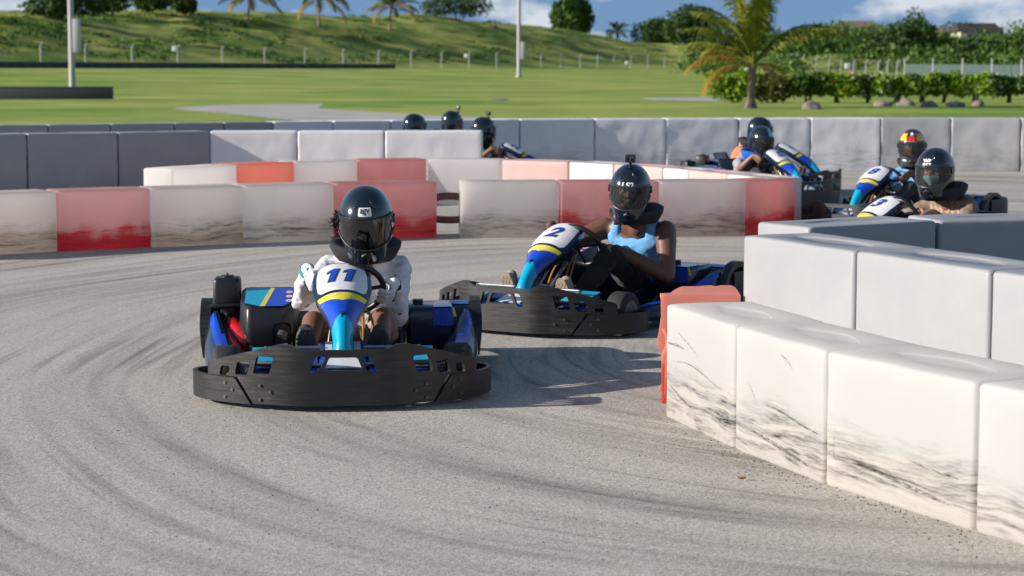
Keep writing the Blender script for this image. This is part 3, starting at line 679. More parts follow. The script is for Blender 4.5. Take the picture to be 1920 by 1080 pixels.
b = MB(); b.add(vs, fs, 'tyre_rubber'); tag(b.build('track_grit', smooth=False), 'loose rubber crumbs and grit scattered on the track', 'grit', kind='stuff')
# ------------------------------------------------------------------ light poles
def light_pole(px, py, base_r, box_z, box_h, label, d=None):
    p = gp(px, py) if d is None else Vector((xd(px, d), d, terrain(xd(px, d), d)))
    e = empty('light_pole', p); b = MB()
    b.tube([(0, 0, 0), (0, 0, 3), (0, 0, 6.5), (0, 0, 11)], [base_r, base_r * 0.93, base_r * 0.84, base_r * 0.7], 'galvanised', 14); b.tube([(0, 0, 0), (0, 0, 0.12)], base_r * 1.8, 'galvanised', 14); b.build('pole', e)
    b = MB(); b.box((base_r * 1.7, -0.02, box_z), (base_r * 2.0, base_r * 2.2, box_h), 'cabinet_grey', 0.03); b.box((base_r * 1.7, -0.02 - base_r * 1.1, box_z), (base_r * 1.6, 0.02, box_h * 0.9), 'cabinet_grey', 0.004); b.build('control_box', e)
    b = MB(); b.box((0, 0, 11.05), (1.6, 0.12, 0.12), 'galvanised', 0.02); arm = b.build('lamp_bar', e)
    for sx in (-0.6, 0.6):
        b = MB(); b.box((sx, -0.15, 11.0), (0.5, 0.25, 0.4), 'cabinet_grey', 0.04); b.build('floodlight', arm)
    return tag(e, label, 'light pole')
light_pole(136, 170, 0.20, 3.3, 2.0, 'tall grey light pole with control box standing behind the low grey wall on the left')
light_pole(973, 131, 0.22, 2.6, 1.7, 'tall grey light pole with control box in the middle, right before the wire fence', d=205)
p = gp(120, 186); b = MB()
b.box((-3.2, 0, 0.27), (9.6, 0.5, 0.54), 'dark_wall', 0.015); b.box((-3.2, 0, 0.555), (9.62, 0.54, 0.03), 'dark_wall', 0.01)
w = b.build('low_wall'); w.location = (p.x + 0.62, p.y, 0); tag(w, 'low dark grey wall on the lawn in front of the left light pole', 'wall')
b = MB(); pts = []
for px in range(-120, 760, 20):
    a = (px - 960) / FPX; tau = (a * FA.y - FA.x) / (FD.x - a * FD.y); q = FA + FD * tau; q = q * 0.965; pts.append((q.x, q.y))
for (xa, ya), (xb, yb) in zip(pts, pts[1:]):
    c = Vector(((xa + xb) / 2, (ya + yb) / 2, terrain((xa + xb) / 2, (ya + yb) / 2) + 0.2)); b.box(c, (Vector((xb - xa, yb - ya)).length - 0.03, 0.5, 0.85), 'dark_wall', 0.04, Matrix.Rotation(atan2(yb - ya, xb - xa), 3, 'Z'))
tag(b.build('low_wall'), 'long low dark wall along the foot of the wire fence on the left', 'wall')
# ------------------------------------------------------------------ wire fences
def on_fence(px):
    a = (px - 960) / FPX; tau = (a * FA.y - FA.x) / (FD.x - a * FD.y); q = FA + FD * tau; return Vector((q.x, q.y, terrain(q.x, q.y)))
def fence(P, h, label, name='wire_fence', nw=9, r=0.075):
    e = empty(name, P[0])
    base = P[0]
    for p in P:
        b = MB(); q = p - base
        b.tube([q, q + Vector((0, 0, h)), q + Vector((0.22, 0, h + 0.28))], r, 'galvanised', 8); b.build('post', e)
    b = MB()
    for k in range(nw):
        z = lerp(0.1, h, k / (nw - 1)); b.tube([p - base + Vector((0, 0, z)) for p in P], 0.012 if 0 < k < nw - 1 else 0.025, 'dull_steel', 5)
    for k in range(1, 3): b.tube([p - base + Vector((0.1 * k, 0, h + 0.13 * k)) for p in P], 0.01, 'dull_steel', 5)
    b.build('wires', e); return tag(e, label, 'fence')
xs = [-85, 0, 82, 165, 252, 337, 420, 499, 574, 645, 711, 772, 829, 880, 931, 973, 1014, 1051, 1087, 1119, 1150, 1181, 1213, 1244, 1272, 1302, 1330, 1357, 1382]
xs = [x for x in xs if x != 973]
fence([on_fence(x) for x in xs], 2.35, 'long wire fence on thin grey posts along the foot of the grassy bank')
P = []
for k, px in enumerate((1405, 1430, 1455, 1480, 1503, 1527, 1551, 1573, 1597, 1620, 1643, 1660, 1678, 1692)):
    d = lerp(300, 165, k / 13); P.append(Vector((xd(px, d), d, terrain(xd(px, d), d))))
fence(P, 1.55, 'wire fence on grey posts running behind the flowering hedge on the right', r=0.05)
e = empty('screen_fence', P[-1]); b = MB(); b2 = MB(); Q = [Vector((xd(px, d), d, 0)) for px, d in ((1692, 165), (1745, 160), (1800, 155), (1855, 150), (1910, 146), (1990, 140))]
for i, q in enumerate(Q):
    q.z = terrain(q.x, q.y)
for q0, q1 in zip(Q, Q[1:]):
    n = 40; L = []
    for k in range(n + 1):
        p = q0.lerp(q1, k / n) - P[-1]; L.append((p.x, p.y + 0.05 * sin(k * 1.9) + 0.03 * sin(k * 0.7), p.z))
    b.loops([[(x, y, z + 0.15) for x, y, z in L], [(x, y, z + 1.45) for x, y, z in L]], 'screen_green', False, False, closed=False)
for q in Q:
    c = MB(); c.tube([q - P[-1], q - P[-1] + Vector((0, 0, 1.9))], 0.06, 'galvanised', 8); c.build('post', e)
b.build('screen_panel', e); tag(e, 'dark green screened fence behind the hedge at the right picture edge', 'fence')
for px, py, lb in ((335, 92, 'small white box on the wire fence far left, above the lawn'), (876, 105, 'small white box on the wire fence left of the middle light pole'), (1175, 118, 'small white box on the wire fence between middle light pole and palm')):
    p = on_fence(px); s = FPX / p.y; z = CAMH - (py - 120) / s
    b = MB(); b.box((p.x - 0.1, p.y - 0.3, z), (0.62, 0.4, 0.62), 'box_white', 0.06); b.box((p.x - 0.1, p.y - 0.52, z), (0.5, 0.04, 0.5), 'box_white', 0.01); b.tube([(p.x + 0.1, p.y - 0.2, z), (p.x + 0.1, p.y, z)], 0.05, 'galvanised', 6)
    tag(b.build('fence_box'), lb, 'box', 'white boxes fixed to the wire fence')
for px, py, d, lb in ((1585, 124, 235, 'small white box on the right fence above the flowering hedge'), (1398, 129, 300, 'small white box on the fence just left of the palm trunk')):
    s = FPX / d; z = CAMH - (py - 120) / s; x = xd(px, d)
    b = MB(); b.box((x, d - 0.3, z), (0.62, 0.4, 0.62), 'box_white', 0.06); b.tube([(x + 0.2, d - 0.2, z), (x + 0.2, d, z), (x + 0.2, d, terrain(x, d))], 0.05, 'galvanised', 6)
    tag(b.build('fence_box'), lb, 'box', 'white boxes fixed to the wire fence')

# ------------------------------------------------------------------ vegetation
def leaf(vs, fs, c, size, rnd, up=0.3):
    d = Vector((rnd.gauss(0, 1), rnd.gauss(0, 1), rnd.gauss(up, 0.8))).normalized(); w = d.orthogonal().normalized()
    w = (w * cos(rnd.random() * 6.3) + d.cross(w) * sin(rnd.random() * 6.3)); k = len(vs); l = size * rnd.uniform(0.7, 1.3)
    vs += [c - w * l * 0.34, c + d * l * 0.55, c + w * l * 0.34, c - d * l * 0.55]; fs.append((k, k + 1, k + 2, k + 3))
def crown_mesh(blobs, nleaf, size, mat, rnd, shell=0.55, mat2=None, frac2=0.0):
    b = MB(); vs = []; fs = []; vs2 = []; fs2 = []
    tot = sum(r[0] * r[2] for _, r in blobs)
    for c, r in blobs:
        for _ in range(int(nleaf * r[0] * r[2] / tot)):
            d = Vector((rnd.gauss(0, 1), rnd.gauss(0, 1), rnd.gauss(0, 1))).normalized(); q = shell + (1 - shell) * rnd.random() ** 0.5
            lump = 1 + 0.35 * noise.noise(d * 2.6 + Vector(c) * 1.7)
            p = Vector(c) + Vector((d.x * r[0], d.y * r[1], d.z * r[2])) * q * lump
            if mat2 and rnd.random() < frac2 * (0.4 + 1.2 * (d.z > -0.1)): leaf(vs2, fs2, p, size, rnd)
            else: leaf(vs, fs, p, size, rnd)
    b.add(vs, fs, mat)
    if vs2: b.add(vs2, fs2, mat2)
    return b
def bush_tree(name, pos, w, h, trunk_h, mat, label, cat, group=None, seed=0, n=5, leaves=2200, lsize=None, mat2=None, frac2=0.0):
    rnd = random.Random(seed); e = empty(name, pos); blobs = []
    for k in range(n):
        a = rnd.random() * 6.28; rr_ = w * 0.5
        x = lerp(-0.62, 0.62, k / max(1, n - 1)) * rr_ + rnd.gauss(0, 0.08) * rr_ if n > 1 else 0
        hh = (h - trunk_h) * rnd.uniform(0.36, 0.5) * (1 - 0.35 * abs(x / rr_) ** 2)
        blobs.append(((x, rnd.gauss(0, 0.25) * rr_, trunk_h + hh * rnd.uniform(0.85, 1.15)), (rr_ * rnd.uniform(0.42, 0.62), rr_ * rnd.uniform(0.4, 0.6), hh)))
    top = max(range(n), key=lambda i: -abs(blobs[i][0][0])); c, r = blobs[top]
    blobs.append(((c[0] + rnd.gauss(0, 0.1) * w, c[1], trunk_h + (h - trunk_h) * 0.66), (w * 0.22, w * 0.22, (h - trunk_h) * 0.34)))
    cm = crown_mesh(blobs, leaves, lsize or max(0.12, h * 0.07), mat, rnd, 0.5, mat2, frac2); cm.build('crown', e, smooth=False, fix=False)
    b = MB()
    for k in range(3):
        tx = rnd.gauss(0, 0.18) * w
        b.tube([(tx * 0.15, 0, -0.2), (tx * 0.5, rnd.gauss(0, 0.04) * w, trunk_h * 0.6 + 0.1), (tx, rnd.gauss(0, 0.1) * w, lerp(trunk_h, h, 0.6))], [h * 0.03, h * 0.022, h * 0.008], 'bark', 7)
    b.build('trunk', e); return tag(e, label, cat, group)
def palm(pos, trunk, bend, nf, flen, label, seed, group=None, r=0.16, upright=0.5, yel=3, frond_dirs=None, wind=(0, 0, 0)):
    rnd = random.Random(seed); e = empty('palm_tree', pos); b = MB()
    pts = [Vector((bend * (k / 12) ** 2, 0, -0.1 + (trunk + 0.1) * k / 12)) for k in range(13)]
    fine = crom(pts, 5); nn = len(fine)
    b.tube(fine, [r * (1.45 - 0.75 * min(1, 4 * k / nn) + 0.3 * max(0, (k / nn - 0.75)) + (0.07 if k % 4 < 2 else 0)) for k in range(nn)], 'bark_palm', 12); b.build('trunk', e)
    top = pts[-1]
    for i in range(nf):
        az, el0, L, yl = (frond_dirs[i] if frond_dirs else (i * 2.399 + rnd.gauss(0, 0.2), lerp(1.35, -0.15, (i / nf) ** (1 / (0.4 + upright))) + rnd.gauss(0, 0.1), flen * rnd.uniform(0.8, 1.08), i >= nf - yel))
        m = 'frond_yellow' if yl == 1 or yl is True else ('frond_brown' if yl == 2 else 'frond_green')
        el = el0; p = top.copy(); rach = [p.copy()]; n = 22; fb = MB()
        droop = rnd.uniform(1.0, 1.5) * (0.7 + 0.5 * cos(el0))
        side = Vector((-sin(az), cos(az), 0))
        for k in range(n):
            t = k / n; e2 = el0 - droop * t ** 1.6; d = Vector((cos(az) * cos(e2), sin(az) * cos(e2), sin(e2))) + Vector(wind) * t
            p = p + d.normalized() * L / n; rach.append(p.copy())
        fb.tube(rach, [0.045 * (1 - 0.85 * k / n) * (0.5 + r * 3) for k in range(n + 1)], m, 6)
        vs = []; fs = []; nl = 54
        for k in range(nl):
            t = 0.16 + 0.84 * k / nl; q = t * n; i0 = min(int(q), n - 1); c = rach[i0].lerp(rach[i0 + 1], q - i0); d = (rach[i0 + 1] - rach[i0]).normalized()
            upv = side.cross(d).normalized(); ll = L * 0.22 * (sin(pi * min(1, t * 0.93 + 0.07)) ** 0.6) * rnd.uniform(0.8, 1.1)
            for sgn in (-1, 1):
                o = (side * sgn * 0.8 + d * 0.75 + upv * rnd.uniform(-0.25, 0.2)).normalized()
                tip = c + o * ll + Vector((0, 0, -1)) * ll * rnd.uniform(0.35, 0.75); mid = c + o * ll * 0.55 + Vector((0, 0, -1)) * ll * 0.08
                w = d * L * 0.010; kk = len(vs); vs += [c - w, c + w, mid + w * 0.9, mid - w * 0.9, tip]; fs += [(kk, kk + 1, kk + 2, kk + 3), (kk + 3, kk + 2, kk + 4)]
        fb.add(vs, fs, m); fb.build('frond', e, smooth=False, fix=False)
    return tag(e, label, 'palm', group)
p = gp(1408, 203)
FDIR = [(pi * 0.98, 0.95, 3.0, 0), (pi * 1.02, 0.42, 2.8, 1), (pi * 1.12, 0.10, 2.6, 1), (pi * 0.9, 0.66, 3.1, 0), (0.05, 0.95, 3.3, 0), (-0.1, 0.78, 3.9, 0), (0.25, 0.18, 1.7, 1), (-0.3, -0.1, 1.3, 2), (1.6, 1.2, 3.6, 0), (-1.6, 1.3, 3.4, 0), (2.2, 1.38, 3.9, 0), (0.8, 1.42, 3.9, 0),
        (-2.6, 1.45, 3.8, 0), (3.0, 1.5, 4.0, 0), (5.2, 1.46, 3.7, 0), (2.8, 1.15, 3.3, 0), (2.4, 0.7, 2.6, 1), (3.4, 1.2, 3.3, 0)]
palm(p, 1.55, 0.05, len(FDIR), 2.6, 'large young coconut palm with green and yellow fronds in front of the hedge', 5, r=0.19, frond_dirs=FDIR)
GP = 'coconut palms on the grassy bank'
for i, (px, py, tr, fl, lb, yl) in enumerate(((330, 24, 3.0, 5.4, 'palm with brown fronds at the top left of the bank, left of two green palms', 5), (466, 42, 4.0, 6.6, 'palm on the bank crest, second from the left, with drooping fronds', 4),
        (598, 50, 4.6, 7.2, 'palm with a pale trunk on the bank, between two other palms', 3), (731, 55, 4.0, 6.8, 'short palm with yellow lower fronds on the bank left of the dark bushes', 6), (1157, 62, 6.0, 7.5, 'palm standing between the tall pale tree and dark trees right of middle light pole', 2))):
    p = on_terrain(px, py); p.z -= 0.1; palm(p, tr, (-0.2, 0.2, 0.1, 0.3, -0.1)[i], 22, fl, lb, 20 + i, GP, r=0.24 if i < 4 else 0.4, upright=0.35, yel=yl)
VG = 'trees and bushes along the crest of the bank'
for i, (px, py, wpx, tpy, mat, lb) in enumerate(((118, 40, 120, -8, 'leaf_dark', 'dark bush at the far top left of the bank, behind the light pole'), (206, 30, 60, -14, 'leaf_dark', 'small dark round tree at the top left, right of the light pole'), (285, 26, 70, -10, 'leaf_dark', 'dark bush left of the brown-fronded palm'),
        (345, 28, 40, 2, 'leaf_mid', 'small pale green bush beside the brown-fronded palm'), (855, 40, 125, 2, 'leaf_dark', 'wide dark rounded bush on the crest left of the middle light pole'), (930, 42, 90, 8, 'leaf_dark', 'dark bush on the crest touching the left side of the middle light pole'), (1000, 45, 75, 22, 'leaf_dark', 'low dark bush on the crest just right of the middle light pole'),
        (1075, 52, 72, -28, 'leaf_mid', 'tall pale green tree on the crest between middle light pole and palm'), (1235, 70, 90, 18, 'leaf_dark', 'dark tree on the bank right of the crest palm'), (1300, 95, 110, 28, 'leaf_dark', 'dark spreading tree left of the large palm'))):
    p = on_terrain(px, py); s = FPX / p.y; h = (py - tpy) / s * 1.2 + 0.5; w = wpx / s * 1.1
    bush_tree('crest_tree' if h > 5 else 'crest_bush', p, w, h, h * 0.12, mat, lb, 'tree' if h > 5 else 'bush', VG, 50 + i, n=6, leaves=3600, lsize=max(0.5, h * 0.085))
TG = 'trees on the slope behind the flowering hedge'
for i, (px, d, base, tpy, wpx, mat, lb) in enumerate(((1345, 330, 122, 48, 95, 'leaf_dark', 'dark tree directly behind the left fronds of the large palm'), (1420, 340, 122, 38, 110, 'leaf_dark', 'dark tree directly behind the crown of the large palm'), (1490, 300, 124, 50, 95, 'leaf_mid', 'mid green bush tree just right of the large palm'),
        (1545, 310, 124, 45, 100, 'leaf_mid', 'mid green tree below the left end of the brown roof'), (1600, 300, 124, 58, 100, 'leaf_mid', 'mid green tree below the brown roof'), (1645, 280, 124, 60, 75, 'leaf_dark', 'dark tree just left of the tallest tree on the slope'),
        (1692, 270, 124, 16, 105, 'leaf_dark', 'tallest dark tree on the slope, right of the brown roof'), (1755, 275, 124, 62, 95, 'leaf_mid', 'mid green tree between the tallest tree and dark-roofed house'), (1815, 265, 124, 72, 100, 'leaf_dark', 'dark tree below the dark-roofed house'), (1880, 265, 124, 60, 110, 'leaf_mid', 'mid green tree beyond the dark-roofed house'), (1965, 260, 124, 55, 110, 'leaf_dark', 'dark tree past the right picture edge'))):
    x = xd(px, d); s = FPX / d; zt = CAMH + (120 - tpy) / s; z0 = min(terrain(x, d), 2.0); h = zt - z0
    bush_tree('slope_tree', (x, d, z0), wpx / s, h, 0.4, mat, lb, 'tree', TG, 80 + i, n=6, leaves=3400, lsize=0.46)
# undergrowth: one mass of scrub filling the slope and patches on the bank
rnd = random.Random(77); vs = []; fs = []
for k in range(95):
    px = rnd.uniform(1285, 1990); d = rnd.uniform(240, 390); x = xd(px, d); z = terrain(x, d); r = rnd.uniform(1.6, 3.6)
    for _ in range(130):
        dd = Vector((rnd.gauss(0, 1), rnd.gauss(0, 1), abs(rnd.gauss(0, 1)))).normalized(); leaf(vs, fs, Vector((x, d, z)) + Vector((dd.x * r * 1.4, dd.y * r * 1.4, dd.z * r)) * rnd.uniform(0.6, 1), 0.55, rnd)
b = MB(); b.add(vs, fs, 'leaf_mid'); tag(b.build('slope_scrub', smooth=False, fix=False), 'green scrub covering the slope behind the right-hand fence', 'scrub', kind='stuff')
vs = []; fs = []
for k in range(520):
    px = rnd.uniform(-60, 1320); py = rnd.uniform(30, 122)
    p = on_terrain(px, py)
    if p.y > 700 or p.z < 1.6 or noise.noise(Vector((px * 0.006, py * 0.03, 3))) < -0.12: continue
    r = rnd.uniform(0.35, 1.0)
    for _ in range(36):
        dd = Vector((rnd.gauss(0, 1), rnd.gauss(0, 1), abs(rnd.gauss(0, 1)))).normalized(); leaf(vs, fs, p + Vector((dd.x * r * 2.4, dd.y * r * 2.4, dd.z * r * 0.8)) * rnd.uniform(0.5, 1), 0.42, rnd)
b = MB(); b.add(vs, fs, 'leaf_mid'); tag(b.build('bank_scrub', smooth=False, fix=False), 'rough olive scrub and long grass tufts on the bank', 'scrub', kind='stuff')
# flowering hedge
HG = 'shrubs of the flowering hedge by the palm'
for i, (px, wpx, top, mat, fl, fr, lb) in enumerate(((1372, 75, 134, 'leaf_lime', None, 0, 'bright yellow-green hedge shrub left of the large palm trunk'), (1450, 95, 137, 'leaf_olive', None, 0, 'brownish olive hedge shrub right behind the large palm trunk'), (1515, 75, 138, 'leaf_mid', None, 0, 'mid green hedge shrub between the brownish and the red-flowered one'),
        (1570, 75, 136, 'leaf_lime', 'flower_red', 0.05, 'lime hedge shrub with a few red flowers'), (1625, 70, 137, 'leaf_mid', 'flower_cream', 0.22, 'hedge shrub with many cream flowers right of the red-flowered shrub'), (1680, 75, 138, 'leaf_lime', 'flower_cream', 0.18, 'hedge shrub with cream flowers above the middle rocks'), (1730, 65, 140, 'leaf_mid', None, 0.0, 'plain mid green hedge shrub left of the bright green round one'),
        (1772, 75, 136, 'leaf_lime', None, 0, 'bright green rounded hedge shrub on a short dark stem'), (1826, 70, 138, 'leaf_lime', 'flower_cream', 0.15, 'hedge shrub with cream flowers at the right picture edge'), (1890, 80, 138, 'leaf_mid', 'flower_cream', 0.1, 'hedge shrub past the right picture edge'))):
    p = gp(px, 193); s = FPX / p.y; h = (193 - top) / s; w = wpx / s * 1.3
    rnd = random.Random(200 + i); e = empty('hedge_shrub', p); blobs = []
    for k in range(5): blobs.append(((lerp(-0.33, 0.33, k / 4) * w, rnd.gauss(0, 0.1), h * rnd.uniform(0.56, 0.68)), (w * rnd.uniform(0.2, 0.27), 0.45, h * rnd.uniform(0.30, 0.40))))
    if i < 2: blobs.append(((0, -0.1, h * 0.35), (w * 0.4, 0.4, h * 0.3)))
    crown_mesh(blobs, 3000, 0.15, mat, rnd, 0.45).build('crown', e, smooth=False, fix=False)
    if fl: crown_mesh([(c, tuple(v * 1.06 for v in r)) for c, r in blobs], int(900 * fr), 0.15, fl, rnd, 0.93).build('flowers', e, smooth=False, fix=False)['kind'] = 'stuff'
    b = MB()
    for k in range(3): b.tube([(rnd.gauss(0, 0.06), 0, 0), (rnd.gauss(0, 0.12), 0, h * 0.35), (rnd.gauss(0, 0.3), 0, h * 0.65)], [0.06, 0.045, 0.02], 'bark', 7)
    b.build('trunk', e); tag(e, lb, 'shrub', HG)
for i, (px, py, wpx, hpx, lb) in enumerate(((1524, 205, 40, 15, 'large pale rock standing alone left under the hedge'), (1655, 199, 38, 11, 'flat rock under the hedge in the middle of the rock row'), (1697, 198, 36, 12, 'rock touching the flat one under the hedge'), (1742, 201, 34, 11, 'brown rock under the bright green round shrub'), (1790, 200, 40, 10, 'low rock near the right end under the hedge'), (1833, 199, 26, 10, 'small rock at the right picture edge under the hedge'))):
    p = gp(px, py); s = FPX / p.y; rnd = random.Random(300 + i); b = MB(); b.ell((0, 0, 0.06), (wpx / s / 2.1, wpx / s / 2.8, hpx / s * .85), 'rock', sub=3)
    b.v = [tuple(Vector(v) * (1 + 0.35 * noise.noise(Vector(v) * 3.1 + Vector((i, 0, 0))))) for v in b.v]; o = b.build('rock', angle=25); o.location = p; tag(o, lb, 'rock', 'rocks lining the hedge')
# houses on the far slope
def house(px, d, zb, w, dep, hw, hr, wallm, roofm, label, hip=True):
    x = xd(px, d); e = empty('house', (x, d, zb)); b = MB(); b.box((0, 0, hw / 2), (w, dep, hw), wallm); wall = b.build('wall', e)
    b = MB(); o = 0.5; k = 0.3 if hip else 0.0
    A = [(-w / 2 - o, -dep / 2 - o, hw + .01), (w / 2 + o, -dep / 2 - o, hw + .01), (w / 2 + o, dep / 2 + o, hw + .01), (-w / 2 - o, dep / 2 + o, hw + .01), (-w / 2 * (1 - k), 0, hw + hr), (w / 2 * (1 - k), 0, hw + hr)]
    b.add(A, [(0, 1, 5, 4), (2, 3, 4, 5), (1, 2, 5), (3, 0, 4), (3, 2, 1, 0)], roofm); b.build('roof', e, smooth=False)
    for sx in (-0.3, 0.0, 0.3):
        b = MB(); b.box((sx * w, -dep / 2 - 0.02, hw * 0.55), (w * 0.11, 0.12, hw * 0.4), 'window_dark', 0.02); b.build('window', e)
    return tag(e, label, 'house')
house(1600, 400, 6.6, 9.0, 8, 2.0, 1.3, 'wall_cream', 'roof_brown', 'house with a low brown roof among the trees, left of tallest tree')
house(1545, 415, 6.8, 5.0, 6, 1.6, 0.9, 'wall_cream', 'roof_brown', 'small brown-roofed house left of the larger brown roof')
house(1765, 330, 5.0, 4.6, 6, 1.5, 1.0, 'roof_brown', 'roof_brown', 'brown house at the right, left of the cream gabled house')
house(1822, 320, 4.4, 6.0, 7, 2.2, 1.3, 'wall_cream', 'roof_dark', 'cream house with a dark roof at the right picture edge', hip=False)
# ================================================================== KART (local: x right, y forward, z up; front face at y = 1)
HALF = [(0, 1.0), (0.20, 0.992), (0.30, 0.958), (0.42, 0.895), (0.54, 0.81), (0.63, 0.73), (0.69, 0.64), (0.712, 0.56), (0.70, 0.48), (0.655, 0.435), (0.60, 0.43), (0.545, 0.47), (0.50, 0.53)]
_full = crom([(-x, y, 0) for x, y in reversed(HALF)] + [(x, y, 0) for x, y in HALF[1:]], 10)
_cum = [0.0]
for a_, b_ in zip(_full, _full[1:]): _cum.append(_cum[-1] + (b_ - a_).length)
_mid = _cum[-1] / 2
def bump_fn(off=0.0):
    def fn(u, v):
        s = max(0.0, min(_cum[-1] - 1e-6, u + _mid))
        lo, hi = 0, len(_cum) - 1
        while hi - lo > 1:
            m = (lo + hi) // 2
            if _cum[m] <= s: lo = m
            else: hi = m
        t = (s - _cum[lo]) / max(1e-9, _cum[hi] - _cum[lo])
        p = _full[lo].lerp(_full[hi], t)
        def nrm(k):
            d = _full[min(k + 1, len(_full) - 1)] - _full[max(k - 1, 0)]; d.normalize(); return Vector((-d.y, d.x, 0))
        n = nrm(lo).lerp(nrm(hi), t).normalized()
        return p + n * off + Vector((0, 0, v)), n
    return fn
def mir(poly): return [(-u, v) for u, v in reversed(poly)]
def rot2(M, v): return M @ Vector(v)

PC = crom([(0, .805, .250), (0, .785, .295), (0, .74, .355), (0, .675, .42), (0, .585, .482), (0, .47, .545), (0, .37, .592), (0, .29, .620), (0, .25, .622)], 8)
_pc = [0.0]
for a_, b_ in zip(PC, PC[1:]): _pc.append(_pc[-1] + (b_ - a_).length)
PLEN = _pc[-1]
PW = [(0, .060), (.05, .052), (.12, .050), (.22, .056), (.34, .074), (.45, .101), (.56, .131), (.68, .144), (.80, .144), (.90, .136), (.96, .126), (1.0, .11)]
def panel(u, v):
    s = max(0, min(PLEN - 1e-6, v * PLEN)); k = 0
    while _pc[k + 1] < s: k += 1
    t = (s - _pc[k]) / (_pc[k + 1] - _pc[k]); c = PC[k].lerp(PC[k + 1], t)
    d = (PC[min(k + 2, len(PC) - 1)] - PC[max(k - 1, 0)]).normalized(); n = Vector((0, -d.z, d.y)) * -1
    if n.z < 0: n = -n
    if n.y < 0 and v < .9: n = -n
    w = interp(PW, v); dep = 0.035 + 0.03 * (1 - abs(v - 0.45) * 1.2)
    p = c + Vector((u * w, 0, 0)) - n * dep * abs(u) ** 2.4
    nn = (n + Vector((u * 0.55 * abs(u), 0, 0))).normalized()
    return p, nn
def panel_xy(x, s):      # metres across / along -> surface
    v = s / PLEN; return panel(x / interp(PW, v), v)

